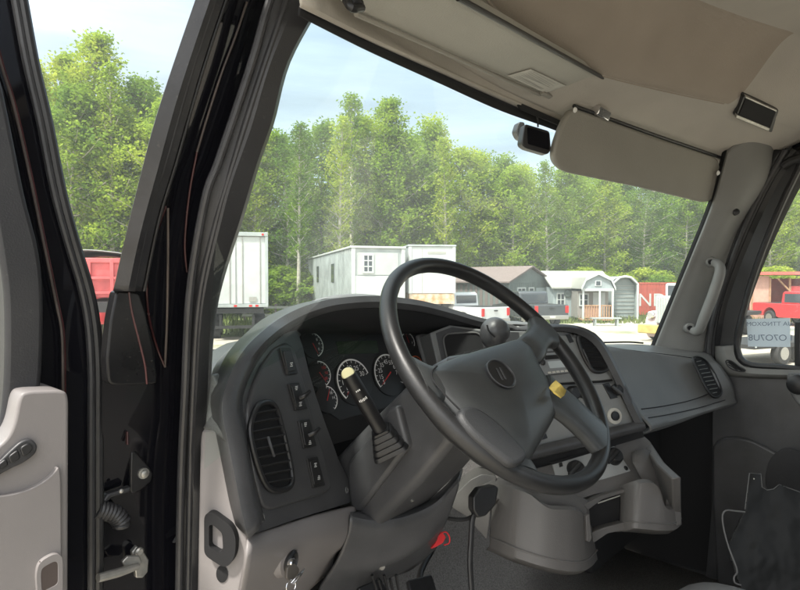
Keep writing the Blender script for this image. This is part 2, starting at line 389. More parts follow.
ap = loft('door_frame', [[J(p, .10) for p in c0], [J(p, .03) for p in c0], [J((p[0] + 24, p[1]), .038) for p in r1], [J(p, .012) for p in r1]], GLOSS, cab, n=60, solid=.004)
md = [((a[0] + b[0]) / 2, (a[1] + b[1]) / 2) for a, b in zip(crv([V((*p, 0)) for p in r1], 30), crv([V((*p, 0)) for p in r3], 30))]
loft('pillar_trim', [[J(p, .02) for p in r1], [J((p[0] + 5, p[1])) for p in r1], [J(p, -.010) for p in md], [J((p[0] - 3, p[1]), -.006) for p in r3], [J(p, .008) for p in r3], [J((p[0] - 4, p[1]), .10) for p in r3]], PTRIM, cab, n=60, solid=.004)
for q, rr in ((r1, .0052), (r2, .0042)):
    tube('door_seal', [J(p, -.006) for p in q], rr, RUBG, cab, n=70)
md0 = [((a[0] + b[0]) / 2, (a[1] + b[1]) / 2) for a, b in zip(c0b, c1)]
loft('pillar_weatherstrip', [[J(p, .05) for p in c0b], [J(p, .004) for p in c0b], [J(p, -.003) for p in md0], [J(p, .002) for p in c1], [J((p[0] - 1, p[1]), .03) for p in c1]], GSTRIP, cab, n=50)
tube('weatherstrip_lip', [J((p[0] - 7, p[1]), .0) for p in c1], .0028, RUB, cab, n=50)
tube('weatherstrip_lip', [J((p[0] + 4, p[1]), .01) for p in c1], .0022, RUB, cab, n=50)
tube('reflection_bead', [J(p, .030) for p in ((247, 2), (236, 35), (222, 72), (208, 115), (197, 152))], .0014, TAUPE, cab, n=40)  # these four beads are reflections in the gloss paint, shaped as coloured tubes
tube('reflection_bead', [J(p, .030) for p in ((197, 152), (190, 190), (186, 225), (185, 250), (187, 272))], .0014, REDL, cab, n=40)
tube('reflection_bead', [J(p, .030) for p in ((166, 206), (156, 235), (148, 268), (147, 295), (150, 322), (158, 350), (165, 367))], .0014, REDL, cab, n=40)
tube('reflection_bead', [J(p, .030) for p in ((168, 208), (168, 260), (167, 320), (165, 367))], .0017, TAUPE, cab, n=30)
PLj = PL(J((130, 340)), (0, -1, 0.0))
hc = slab('hinge_cover', [(116, 290), (140, 292), (147, 315), (153, 345), (158, 378), (157, 384), (118, 386), (108, 384), (106, 360), (110, 320)], PLj, .02, COVER, cab, r=.006, off=.0, bevel=.003)
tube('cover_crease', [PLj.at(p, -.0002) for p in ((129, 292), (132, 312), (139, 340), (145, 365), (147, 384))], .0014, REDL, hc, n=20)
# hinge bracket, bolt, wiring, check strap in the jamb
PLk = PL((0, .250, 0), (0, -1, 0))
br = slab('hinge_bracket', [(131, 452), (136, 451), (150, 468), (153, 474), (151, 482), (141, 490), (133, 494), (130, 492)], PLk, .006, BLACK, cab, off=.0, bevel=.002)
lathe('bolt', PLk.at((143, 473)), (0, -1, 0), [(.0075, -.002), (.0075, .003), (.005, .003), (.005, .007), (.003, .008)], STEEL, br, k=12)
slab('hinge_arm', [(103, 500), (108, 494), (128, 488), (131, 486), (131, 492), (112, 498), (104, 505)], PLk, .012, RUBG, cab, off=.008)
lathe('arm_rivet', PLk.at((121, 491), .009), (0, -1, 0), [(.003, 0), (.0026, .002), (.001, .003)], STEEL, cab, k=12)
pth = crv([PLk.at(p, .006) for p in ((96, 509), (106, 511), (115, 514), (121, 521), (121, 527))], 40)
tube('wiring_conduit', pth, [.0105 + .0018 * (i % 4 < 2) for i in range(40)], RUBG, cab, k=14, angle=80)
PLq = PL(J((138, 565), .012), (.1, -1, .1))
chk = MB()
chk.prism([PLq.at(p) for p in ((132, 552), (137, 546), (144, 552), (149, 560), (148, 572), (143, 578), (136, 578), (135, 566))], V((0, .008, 0)))
chk.prism([PLq.at(p, .012) for p in ((122, 562), (128, 556), (140, 556), (142, 562), (138, 568), (126, 568))], V((0, .006, 0)))
ck = chk.build('check_strap_bracket', STEEL, cab, bevel=.0015)
lathe('bracket_bolt', PLq.at((138.5, 551)), (0, -1, 0), [(.006, 0), (.006, .004), (.004, .006)], STEEL, ck, k=12)
tube('check_strap', [PLq.at((98, 578), .02), PLq.at((120, 572), .018), PLq.at((138, 566), .014)], [.0055, .006, .0045], STEEL, cab, n=12)
box('marker_lamp', J((127, 438), .028), (.003, .006, .018), REDL, cab, bevel=.002)

# ---- windscreen
TOPP = [(300, 5), (345, 28), (380, 45), (440, 72), (500, 99), (550, 120), (600, 139), (660, 160), (716, 172)]
wt = [V((x, (max(wsy(x) + .02, .085) if x < 0 else wsy(x) + .02), wsz(x) - .004)) for x in [-.87 + 1.74 * i / 16 for i in range(17)]]
wb = [V((x * 1.06, .50 - .33 * (x / .8) ** 2 + .01, 1.80)) for x in [-.85 + 1.70 * i / 16 for i in range(17)]]
wm = [a.lerp(b, .5) + V((0, .02, 0)) for a, b in zip(wt, wb)]
wsc = thing('windscreen', 'large dusty front windscreen with a black border between the two pillars', 'windscreen', (0, .5, 1.8))
loft('glass_pane', [wt, wm, wb], GLASS, wsc, n=33, solid=0, cross=12, recalc=False)
loft('black_border', [[onws(p, .012) for p in TOPP], [onws((p[0] - 1, p[1] + (11 if p[0] < 520 else 8)), .014) for p in TOPP]], MATTE, wsc, n=40, solid=.003)

# ---- right front pillar
pr = [(770, 120), (765, 175), (745, 212), (727, 250), (710, 300), (703, 352), (700, 380)]
pl_ = [(728, 150), (713, 203), (690, 261), (672, 305), (655, 347), (648, 365)]
prx = [.84, .85, .86, .87, .875, .88, .88]; plx = [.755, .76, .775, .79, .80, .80]
A = [X(p, x) for p, x in zip(pl_, plx)]; B = crv([X(p, x) for p, x in zip(pr, prx)], 6)
Mm = [a.lerp(b, .55) + V((-.018, -.012, 0)) for a, b in zip(A, B)]
loft('pillar_trim', [[a + V((.054, .019, 0)) for a in A], A, [a.lerp(b, .18) + V((-.012, -.004, 0)) for a, b in zip(A, B)], Mm, B, [b + V((.04, -.005, 0)) for b in B]], PILL, cab, n=40, solid=.004, cross=24)
loft('pillar_edge_seal', [[X((p[0] - 5, p[1] + 1), x + .012) for p, x in zip(pl_, plx)], [X((p[0] + 1, p[1]), x + .0) for p, x in zip(pl_, plx)]], MATTE, cab, n=30, solid=.004)
lathe('pillar_plug', X((736, 212), .80), (-.8, -.55, .1), [(.010, -.01), (.010, .004), (.006, .006)], BLACK, cab, k=14)
# door frame beyond the right pillar
s1 = [(800, 150), (782, 166), (770, 185), (752, 222), (735, 262), (722, 300), (716, 330), (714, 352), (716, 372)]
s0 = [(774, 150), (767, 172), (750, 205), (731, 248), (714, 300), (707, 330), (704, 352), (704, 372)]
loft('door_frame', [[X(p, .875) for p in s0], [X(p, .885) for p in [(a[0] * .5 + b[0] * .5, a[1] * .5 + b[1] * .5) for a, b in zip(s0, s1)]], [X(p, .90) for p in s1], [X((p[0] + 25, p[1] + 12), .93) for p in s1]], BLACK, cab, n=40)
tube('door_seal', [X((a[0] * .55 + b[0] * .45, a[1] * .55 + b[1] * .45), .875) for a, b in zip(s0, s1)], .010, RUBG, cab, n=50)
tube('door_seal', [X((a[0] * .2 + b[0] * .8, a[1] * .2 + b[1] * .8), .885) for a, b in zip(s0, s1)], .008, RUB, cab, n=50)
tube('roof_seal', [X((782, 166), .885), X((800, 158), .885), V((.885, -.35, 2.40)), V((.885, -.9, 2.40)), V((.885, -1.2, 2.40))], .014, RUB, cab, n=40)
# headliner corner shell above the right pillar
0 and loft('corner_cover', [[X(p, x) for p, x in (((716, 160), .765), ((730, 152), .77), ((752, 152), .80), ((775, 160), .85))], [X(p, x) for p, x in (((717, 168), .755), ((735, 170), .775), ((752, 172), .81), ((768, 176), .845))]], VISOR, cab, n=16)

# ---- grab handle on the right pillar
gh = thing('grab_handle', 'grey tubular grab handle bolted to the right windscreen pillar', 'grab handle', X((703, 300), .80))
tube('bar', [X((711, 263), .815), X((718, 264), .79), X((720, 272), .775), X((714, 292), .77), X((704, 318), .775), (X((698, 331), .79)), X((690, 329), .815)], [.012, .015, .0165, .0165, .0165, .0165, .015, .012], PILL, gh, n=60, k=14)
for p in ((711, 262), (690, 328)):
    b_ = lathe('mount', X(p, .808), (-.8, -.5, .1), [(.017, -.02), (.017, .004), (.014, .008)], PILL, gh, k=18)
    lathe('screw', X(p, .797), (-.8, -.5, .1), [(.008, -.01), (.008, .003), (.004, .003)], MATTE, b_, k=14)

# ---- roof fittings
pva, pvb = onws((352, 13), -.03), onws((540, 97), -.035)
PV = PL(pva, -(pvb - pva).cross(V((0, -1, .24))))
if PV.n.z > 0: PV.n = -PV.n
dv = thing('sun_visor', 'long grey driver sun visor with a pale label folded up against the headliner', 'sun visor', PV.at((480, 50)))
vo = slab('panel', [(338, 2), (356, 13), (450, 54), (540, 94), (552, 99), (590, 97), (611, 92), (617, 86), (600, 76), (530, 38), (458, -3), (400, -34), (350, -30)], PV, .022, VISOR, dv, r=.012, bevel=.006)
tube('edge_piping', [PV.at(p, .004) for p in ((458, -2), (500, 21), (560, 54), (600, 76), (616, 86), (611, 92))], .0042, BLACK, dv, n=40)
tube('edge_piping', [PV.at(p, .004) for p in ((356, 14), (450, 55), (540, 95))], .0035, VISOR2, dv, n=40)
slab('warning_label', [(508, 76), (531, 69.5), (566, 86), (545, 93)], PV, .001, LABEL, dv, off=.003, bevel=0)
e1 = (PV.at((566, 86)) - PV.at((531, 69.5))).normalized(); e2 = PV.n.cross(e1)
pm = MB()
random.seed(3)
for k in range(9):
    a = PV.at((510, 76.3), .0036).lerp(PV.at((543, 92), .0036), .06) ; b = PV.at((532, 70.5), .0036)
    s0_ = PV.at((512 + 2.45 * k, 76.3 - .66 * k), .0036); s1_ = PV.at((546 + 2.05 * k - 3 - 6 * random.random(), 92 - .62 * k - 1.5 - 2 * random.random()), .0036)
    d = (s1_ - s0_); t = PV.n.cross(d).normalized() * .0006; s0_ = s0_ + d * .06
    pm.quad(s0_ - t, s1_ - t, s1_ + t, s0_ + t)
pm.build('label_print', mat('pale_print', (.33, .33, .31), .8), vo, smooth=False, recalc=False)
slab('clip', [(540, 95), (545, 93.5), (553, 97), (549, 99.5)], PV, .012, VISOR2, dv, off=.008, bevel=.002)
pv = lathe('pivot', PV.at((356, 4), .01), (-.2, -.6, -.75), [(.007, -.03), (.007, 0), (.009, .003), (.007, .007), (.002, .008)], BLACK, dv, k=16)
tube('pivot_arm', [PV.at((346, 0), .006), PV.at((352, 8), .02), PV.at((362, 8), .016)], .005, BLACK, dv, n=12)
# header strip between visor and windscreen
loft('header_strip', [[onws(p, .008) for p in TOPP], [onws((p[0] + 1, p[1] - 3), -.006) for p in TOPP], [V((q.x, wsy(q.x) - .004, max(q.z + .012, wsz(q.x) + .01))) for q in [onws(p, -.004) for p in TOPP]], [V((q.x, wsy(q.x) - .016, wsz(q.x) + .042)) for q in [onws(p, -.004) for p in TOPP]]], HEAD, cab, n=40, cross=12)

PW = PL(X((645, 160), .40), (-.24, -.93, -.20))
pvr = thing('sun_visor', 'taupe passenger sun visor hanging down beside the dash camera', 'sun visor', PW.at((640, 180)))
slab('panel', [(572, 107), (600, 117), (660, 139), (719, 158), (722, 176), (716, 199), (706, 203), (640, 187), (566, 172), (555, 163), (554, 150), (562, 126)], PW, .020, VISOR2, pvr, r=.03, bevel=.007)
tube('hinge_rod', [PW.at(p, -.006) for p in ((574, 106), (660, 137), (716, 156), (724, 160), (731, 153), (738, 150))], .005, BLACK, pvr, n=30)
cl = MB().box(PW.at((600, 113), -.004), (.05, .03, .024), (V((.95, -.2, -.2)).normalized(), V((.2, .9, .3)).normalized(), V((.1, -.3, .9)).normalized()))
cl.build('clip', CHROME, pvr, bevel=.003)
lathe('clip_base', onws((597, 112), -.05), (0, -.3, -.95), [(.03, 0), (.028, .012), (.016, .016)], BLACK, pvr, k=18, sy=.6)
lathe('end_screw', PW.at((575, 110), .012), PW.n, [(.007, 0), (.005, .003)], WHITE, pvr, k=12)
lathe('end_screw', PW.at((718, 173), .012), PW.n, [(.008, 0), (.005, .004)], WHITE, pvr, k=12)

# reading light on the roof side
def onhead(p):
    t = .6; v_ = ray(*p)
    while t < 3:
        q = CAM + v_ * t
        if q.y < wsy(q.x) and abs(q.x) < .9 and q.z >= head_z(q.x, q.y): break
        t += .002
    return q
hq = onhead((757, 113)); gx = (head_z(hq.x + .05, hq.y) - head_z(hq.x - .05, hq.y)) / .1; gy = (head_z(hq.x, hq.y + .05) - head_z(hq.x, hq.y - .05)) / .1
PR = PL(hq, (gx, gy, -1))
q0 = PR.at((757, 113))
rl = thing('reading_light', 'dark rectangular roof lamp in a chrome bezel at the right roof edge', 'roof lamp', q0)
slab('bezel', [(744, 95), (779, 110), (772, 133), (735, 118)], PR, .03, BLACK, rl, r=.01, off=.010, bevel=.003)
slab('lens', [(746, 98), (776, 112), (770, 129), (738, 117)], PR, .01, MATTE, rl, r=.006, off=.0125, bevel=.001)
slab('chrome_trim', [(737, 115), (770, 128.5), (769, 131.5), (736, 118)], PR, .01, STEEL, rl, off=.0145, bevel=.001)
slab('chrome_trim', [(746, 96.5), (777, 110.5), (776.5, 112), (745.5, 98.2)], PR, .01, STEEL, rl, off=.0145, bevel=.001)
lathe('coat_hook', Y((533, -2), -.10), (0, 0, -1), [(.012, -.03), (.014, 0), (.010, .01)], BLACK, cab, k=14)

# dash camera
PD = PL(onws((537, 138), .0), (-.55, -.80, -.05))
dc = thing('dash_camera', 'small black camera hanging from the top of the windscreen beside the passenger visor', 'camera', PD.at((537, 138)))
slab('body', [(525, 123.5), (550, 131), (551.5, 150), (548, 154.5), (526, 148), (521.5, 144)], PD, .03, BLACK, dc, r=.008, off=.015, bevel=.004)
slab('screen', [(527.5, 127), (549, 133.5), (549.5, 150), (528, 144)], PD, .003, GLOSS, dc, r=.004, off=.0165, bevel=0)
slab('lens_housing', [(519, 121.5), (525, 122), (525, 140), (519.5, 138), (516, 131)], PD, .03, BLACK, dc, r=.006, off=-.018, bevel=.004)
tube('lead', [PD.at((538, 127), -.005), PD.at((537.5, 119), -.01), onws((536, 112), -.0)], .0022, RUBG, dc, n=10)
slab('mount_pad', [(517, 103.5), (523, 104), (564, 122), (562, 127), (521, 110)], PL(onws((540, 114), -.014), (-.1, -.9, -.4)), .006, MATTE, dc, bevel=.001)

# ================================================================== DRIVER DOOR (open)
dr = thing('driver_door', 'open driver door with light grey inner panel and black edge', 'door', (-1.4, .27, .75))
fe = [(8, -90), (24, -10), (37, 61), (51, 122), (64.5, 190), (78, 241), (92, 288), (99, 325), (102, 370), (102, 430), (102, 620)]
front = crv([Y(p, .25) for p in fe], 40)
outer = [V((-1.97, .25, .75)), V((-1.97, .25, front[0].z))] + front + [V((front[-1].x, .25, .75))]
def dhole(y, dx=0):
    h = crv([Y(p, y) for p in ((-75 + dx, -90), (-40 + dx, 60), (-12 + dx, 190), (0 + dx, 258), (5 + dx, 302), (5 + dx, 372), (1 + dx, 420), (-6 + dx, 440), (-20 + dx, 450))], 30)
    return h + [V((-1.80, y, h[-1].z)), V((-1.84, y, h[-1].z + .04)), V((-1.84, y, h[0].z))]
plate('door_shell', outer, dhole(.25, 12), V((0, .05, 0)), GLOSS, dr, bevel=.003)
tr = [(-60, -90), (-25, 10), (0, 75), (25, 193), (39, 248), (44, 295), (43, 366), (39, 400), (30, 470), (0, 520)]
tr3 = crv([Y(p, .20) for p in tr], 40)
plate('window_trim', [V((-1.90, .20, tr3[-1].z)), V((-1.90, .20, tr3[0].z))] + tr3, dhole(.20), V((0, .055, 0)), mat('dark_door_trim', (.018, .018, .020), .5, noise=.12, nscale=9, bump=.15, bscale=500, dust=.05), dr, bevel=.008)
hp = dhole(.225); mk('window_glass', hp, [list(range(len(hp)))], GLASS2, dr, smooth=False)
for dx, rr, mm in ((-3.5, .0062, RUB), (-10.5, .0048, RUBG)):
    tube('weather_seal', [Y((p[0] + dx, p[1]), .242) for p in fe], rr, mm, dr, n=60)
bead = [(-22, -20), (0, 61), (13.5, 105), (29, 172), (46, 254), (56, 302), (62, 335), (63, 390), (63, 440)]
tube('edge_reflection_bead', [Y(p, .235) for p in bead], .0016, TAUPE, dr, n=60)  # reflection line along the door edge, shaped as two thin coloured beads
tube('edge_reflection_bead', [Y((p[0] + 2.2, p[1]), .238) for p in bead], .0011, REDL, dr, n=60)
PLd = PL((0, .165, 0), (0, -1, 0))
ip = [(19, 396), (26, 391), (64, 390), (69, 396), (68, 640), (-300, 640), (-300, 470), (-10, 452), (6, 440), (14, 424)]
pan = slab('inner_panel', ip, PLd, .075, LIGHT, dr, r=.012, bevel=.009, seg=4)
# raised lower bolster
slab('bolster', [(-300, 505), (0, 497), (30, 490), (52, 476), (61, 462), (62.5, 640), (-300, 640)], PLd, .03, LIGHT, dr, r=.03, off=.007, bevel=.0065, seg=4)
sp = slab('window_switches', [(-30, 478), (-4, 465), (9, 452), (21, 441), (31, 438.5), (38, 445), (36, 454), (24, 463), (8, 470), (-12, 482)], PLd, .01, RUBG, dr, r=.008, off=.007, bevel=.003)
for q in ([(20, 448), (28, 443), (34, 446), (31, 453), (23, 457)], [(8, 457), (18, 449.5), (21, 458.5), (11, 464)], [(-4, 466.5), (6, 458.5), (9, 465), (-1, 471)]):
    slab('switch', q, PLd, .006, BLACK, sp, r=.003, off=.0095, bevel=.0012)
po = [PLd.at(p, .013) for p in ((39, 562), (55, 553), (63, 556), (63, 600), (38, 600), (36, 575))]
pi = [PLd.at(p, .013) for p in ((42, 568), (55, 561), (58, 563), (58, 584), (42, 592), (41, 575))]
plate('pull_pocket', rnd(po, .008), rnd(pi, .004), V((0, .03, 0)), LIGHT, dr, bevel=.002)
slab('pocket_liner', [(40, 562), (60, 558), (60, 590), (40, 596)], PLd, .003, mat('brown_liner', (.06, .045, .04), .6), dr, off=.0125, bevel=0)

# ================================================================== DASHBOARD
db = thing('dashboard', 'wraparound charcoal and grey truck dashboard with gauges, vents and switches', 'dashboard', (0, .3, 1.2))
Pc = X((643, 430), .25); PC = PL(Pc, (-.514, -.857, .24))
pa, pb, pc_ = X((250, 520), -.83), Y((345, 485), .285), Y((302, 335), .32)
npod = (pb - pa).cross(pc_ - pa).normalized()
if npod.dot(CAM - pa) < 0: npod = -npod
PP = PL(pa, npod)
PG = PL(Y((370, 365), .40), (.02, -.94, .33))
# hood (brow) with its lip
Os = [((249, 538), 0), ((243, 515), 0), ((236, 480), 0), ((229, 445), 0), ((223, 415), 0), ((224, 396), 0), ((230, 377), 0), ((241, 355), 0), ((258, 336), 0), ((283, 317), 0), ((310, 305), .30), ((340, 298.5), .315), ((380, 296.5), .32), ((420, 301), .325), ((450, 309), .32), ((480, 318), .305), ((512, 325), .275), ((540, 325), 1), ((568, 325), 1), ((588, 330), 1), ((603, 342), 1), ((617, 367), 1), ((632, 398), 1), ((646, 429), 1)]
Is = [(261, 521), (254, 495), (247, 460), (242, 430), (238.5, 410), (239, 396), (245, 378), (256, 358), (273, 340), (292, 327), (314, 316), (342, 309), (380, 307), (420, 311), (450, 318), (480, 326), (512, 331), (540, 331), (566, 331), (584, 336.5), (597.5, 348), (611, 372), (625, 402), (639, 431)]
def oat(p, t, off=0):
    if t == 0: return PP.at(p, off)
    if t == 1: return PC.at(p, off)
    return Y(p, t - off)
Op = [oat(p, t, .016) for p, t in Os]; Ip = [oat(p, t, .018) for p, (_, t) in zip(Is, Os)]
Om = [(a + b) / 2 + (PP.n if t == 0 else PC.n if t == 1 else V((0, -1, 0))) * .006 for a, b, (_, t) in zip(Op, Ip, Os)]
Ob = [a + V((0, .05, 0)) + (V((.012, 0, 0)) if i < 9 else V((0, 0, -.004))) for i, a in enumerate(Op)]
Ib = [oat((p[0] + (5 if i < 8 else 0), p[1]), t, -.012) if i < 8 or t == 1 else Y((p[0], p[1] + 1), Ip[i].y + .03) for i, (p, (_, t)) in enumerate(zip(Is, Os))]
loft('hood_lip', [Ob, Op, Om, Ip, Ib], DARK, db, n=120, solid=.003, angle=50)
# top of the dash running forward to the glass
T0 = Op[3:21]
T1 = []
for i, p in enumerate(T0):
    x = p.x; s = i / (len(T0) - 1)
    if i < 7:
        q = [(207, 428), (211, 400), (213, 373), (222, 360), (240, 346), (262, 329), (282, 316)][i]; T1.append(Y(q, p.y + .06 + .035 * i))
    else: T1.append(V((x + .02, max(p.y + .06, .52 - .33 * (x / .83) ** 2), p.z - .010)))
T2 = [V((p.x * .98 - (.0 if i > 6 else .0), max(p.y + .02, .62 - .30 * (p.x / .83) ** 2), 1.80)) for i, p in enumerate(T1)]
loft('dash_top', [[a + V((.004, .0, -.002)) for a in T0], T1, T2], MID, db, n=90, solid=.004, cross=14)
# left pod
slab('switch_panel', [(262, 519), (254, 495), (247, 460), (242, 430), (239, 405), (247, 378), (262, 352), (284, 334), (294, 328), (299, 335), (303, 347), (309, 372), (316, 396), (326, 425), (339, 460), (351, 484), (354, 498), (349, 503), (300, 518), (256, 533)], PP, .14, DARK, db, r=.004, bevel=.004)
slab('switch_panel_inset', [(253, 388), (262, 366), (276, 347), (287, 342), (294, 347), (299, 362), (308, 396), (320, 440), (331, 478), (331, 489), (324, 494), (272, 510), (264, 507), (256, 478), (249, 440), (248, 408)], PP, .02, DARK, db, r=.012, off=.0055, bevel=.0045, seg=4)
def inside_row(px, y, sl=0):
    xs = []
    n = len(px)
    for i in range(n):
        (x0, y0), (x1, y1) = px[i], px[(i + 1) % n]
        y0 -= sl * x0; y1 -= sl * x1
        if (y0 <= y) != (y1 <= y): xs.append(x0 + (x1 - x0) * (y - y0) / (y1 - y0))
    return (min(xs), max(xs)) if len(xs) > 1 else None
def vent(px, pl, rows, sl, parent, off=.006, r=.0045, cross=None, rm=None, dep=.008, sm=None):
    c = (sum(p[0] for p in px) / len(px), sum(p[1] for p in px) / len(px))
    vt = slab('air_vent', px, pl, .004, MATTE, parent, off=off + .0006, bevel=0, smooth=False)
    k3 = len(px) // 3; pr_ = px[k3:] + px[:k3]; ring = crv([pl.at(p, off + .003) for p in pr_ + [pr_[0]]], 70)
    tube('bezel', ring, r, rm or BLACK, vt, k=10)
    m = MB(); ys = [p[1] - sl * p[0] for p in px]; y0, y1 = min(ys), max(ys)
    for i in range(rows):
        y = y0 + (y1 - y0) * (i + 1) / (rows + 1); h = inside_row(px, y, sl)
        if not h: continue
        if dep < .005: h = (h[0] + 1.6, h[1] - 2.6)
        a, b = pl.at((h[0] + 1, y + sl * h[0]), off + .003), pl.at((h[1] - 1, y + sl * h[1]), off + .003)
        d = (b - a); ex = d.normalized(); ez = (V((0, 0, 1)) - ex * ex.z).normalized(); ey = (pl.n * .95 + ez * .5).normalized()
        m.box((a + b) / 2, (d.length, dep, .0016), (ex, ey, ex.cross(ey)))
    m.build('slats', sm or MATTE, vt, smooth=False)
    if cross:
        a, b = cross; tube('thumb_wheel', [pl.at(a, off + .007), pl.at(((a[0] + b[0]) / 2, (a[1] + b[1]) / 2), off + .012), pl.at(b, off + .007)], .0022, DARK, vt, n=12)
    return vt
vent([(254, 413), (260, 404), (270, 402.5), (277, 410), (284, 435), (290, 463), (292, 480), (288, 488), (277, 490.5), (267, 486), (259, 470), (252, 445), (250, 428)], PP, 9, -.18, db, cross=((268, 437), (274, 456)))
def rocker(q, lever, mark, pl, parent):
    b = slab('rocker_switch', q, pl, .012, BLACK, parent, off=.0095, r=.002, bevel=.0015)
    i = [((p[0] - sum(a[0] for a in q) / 4) * .66 + sum(a[0] for a in q) / 4, (p[1] - sum(a[1] for a in q) / 4) * .78 + sum(a[1] for a in q) / 4) for p in q]
    slab('key_cap', i, pl, .005, BLACK, b, off=.0115, r=.0015, bevel=.001)
    for (x, y) in mark:
        mb = MB()
        for k in range(3):
            c = pl.at((x, y - 1.6 + 1.6 * k), .0118); ex = (pl.at((x + 3, y - .6), .0118) - pl.at((x, y), .0118)).normalized(); ey = pl.n.cross(ex)
            wd = (.0052, .0034, .0050)[(k + int(x)) % 3]; mb.quad(c - ex * wd - ey * .0006, c + ex * wd - ey * .0006, c + ex * wd + ey * .0006, c - ex * wd + ey * .0006)
        mb.build('symbol', WHITE, b, smooth=False, recalc=False)
    if lever: tube('lever', [pl.at(lever[0], .011), pl.at(((lever[0][0] + lever[1][0]) / 2, (lever[0][1] + lever[1][1]) / 2 + 1), .020), pl.at(lever[1], .026)], [.005, .004, .003], BLACK, b, n=10)
rocker([(280.5, 348), (290.5, 347.5), (298.5, 373.5), (288, 375)], None, [(291.5, 364.5)], PP, db)
rocker([(289, 383.5), (299.5, 382.5), (307.5, 408.5), (296.5, 410.5)], ((300, 398), (310, 391)), [(296.5, 388), (300.5, 404)], PP, db)
rocker([(299, 420.5), (310, 419), (317, 446), (304.5, 448.5)], ((309, 435), (319.5, 428)), [(305.5, 424.5), (310, 442.5)], PP, db)
rocker([(307.5, 458.5), (317.5, 456.5), (325.5, 485), (314, 488)], None, [(315.5, 465), (319, 477.5)], PP, db)
for p in ((262, 517.5), (346.5, 490)):
    s_ = lathe('panel_screw', PP.at(p, .001), PP.n, [(.0065, 0), (.0065, .0012), (.0048, .0016), (.0044, .0006), (.001, .0006)], MID, db, k=18)
    lathe('screw_socket', PP.at(p, .0022), PP.n, [(.0022, 0), (.002, .001)], MATTE, s_, k=6)
# light grey lower trims
PF = PL(X((230, 500), -.845), (-.80, -.60, .05))
slab('side_trim', [(200, 430), (221, 428), (230, 455), (239, 490), (249, 537), (247, 562), (238, 600), (206, 640), (196, 640)], PF, .02, LIGHT, db, off=0, bevel=.004)
slab('side_trim_upper', [(200, 380), (213, 374), (224, 396), (221, 428), (200, 434)], PF, .02, MID, db, off=-.002, bevel=.003)
lp0, lp1, lp2 = X((249, 538), -.832), Y((354, 510), .275), Y((311, 570), .22)
nl = (lp1 - lp0).cross(lp2 - lp0).normalized(); nl = nl if nl.dot(CAM - lp0) > 0 else -nl
PLo = PL(lp0, nl)
low = [[PLo.at(p, o) for p in row] for row, o in (([(246, 536), (285, 524), (320, 514), (356, 506)], -.01), ([(247, 540), (285, 529), (320, 518.5), (355.5, 509)], .004), ([(246, 555), (285, 545), (320, 534), (351, 527)], .012), ([(243, 577), (275, 563), (318, 548), (346, 543)], .004), ([(238, 605), (262, 590), (304, 572), (335, 553)], -.02), ([(232, 640), (262, 620), (290, 605), (330, 570)], -.06))]
loft('lower_trim', low, LIGHT, db, n=30, solid=.005, cross=20)
lathe('ignition_surround', PLo.at((291, 559), .010), PLo.n, [(.030, -.012), (.026, -.002), (.017, .002), (.0165, .001)], LIGHT, db, k=30)
ig = lathe('ignition_switch', PLo.at((290, 561), .011), PLo.n, [(.0165, -.01), (.0165, .004), (.013, .007), (.010, .003), (.008, .003)], BLACK, db, k=30)
lathe('lock_barrel', PLo.at((289, 562), .014), PLo.n, [(.0075, 0), (.0075, .006), (.006, .008)], CHROME, ig, k=20)
# black pull ring on the left end
PH = PF.off(.012)
ho = rnd([PH.at(p) for p in ((204, 515), (211, 511.5), (231, 526), (236, 538), (235, 556), (229, 566), (222, 567), (204, 555))], .008)
hi = rnd([PH.at(p) for p in ((209, 525), (213, 525), (222, 533), (223, 549), (219, 553), (209, 547))], .004)
plate('pull_ring', ho, hi, -PH.n * .016, MATTE, db, bevel=.005)
lathe('cable_hole', PF.at((222, 574), .0015), PF.n, [(.0085, 0), (.007, .0006)], MATTE, db, k=18, sy=1.4)
# cluster
loft('hood_liner', [[p + V((0, .004, 0)) for p in Ip[8:19]], [Y((288 + i * 19, 326 + i * .4), .37) for i in range(11)], [Y((290 + i * 17, 334), .43) for i in range(11)]], MATTE, db, n=40)
cl = slab('instrument_cluster', [(292, 322), (430, 326), (450, 370), (452, 412), (330, 445), (305, 400)], PG, .05, MATTE, db, bevel=0)
face = slab('gauge_face', [(300, 330), (412, 333), (425, 366), (428, 396), (340, 420), (318, 405)], PG, .002, BLACK, cl, off=.003, bevel=0)
slab('message_display', [(336, 341.5), (377, 340.5), (379, 353), (339, 354)], PG, .002, LCD, cl, off=.0045, bevel=0)
slab('cluster_cheek', [(418, 335), (429, 331.5), (441, 360), (444, 374), (428, 374)], PG, .012, MID, db, off=.010, bevel=.004)
tube('cluster_edge', [PG.at(p, .03) for p in ((300, 326), (360, 326), (428, 329))], .0025, DARK, db, n=10)
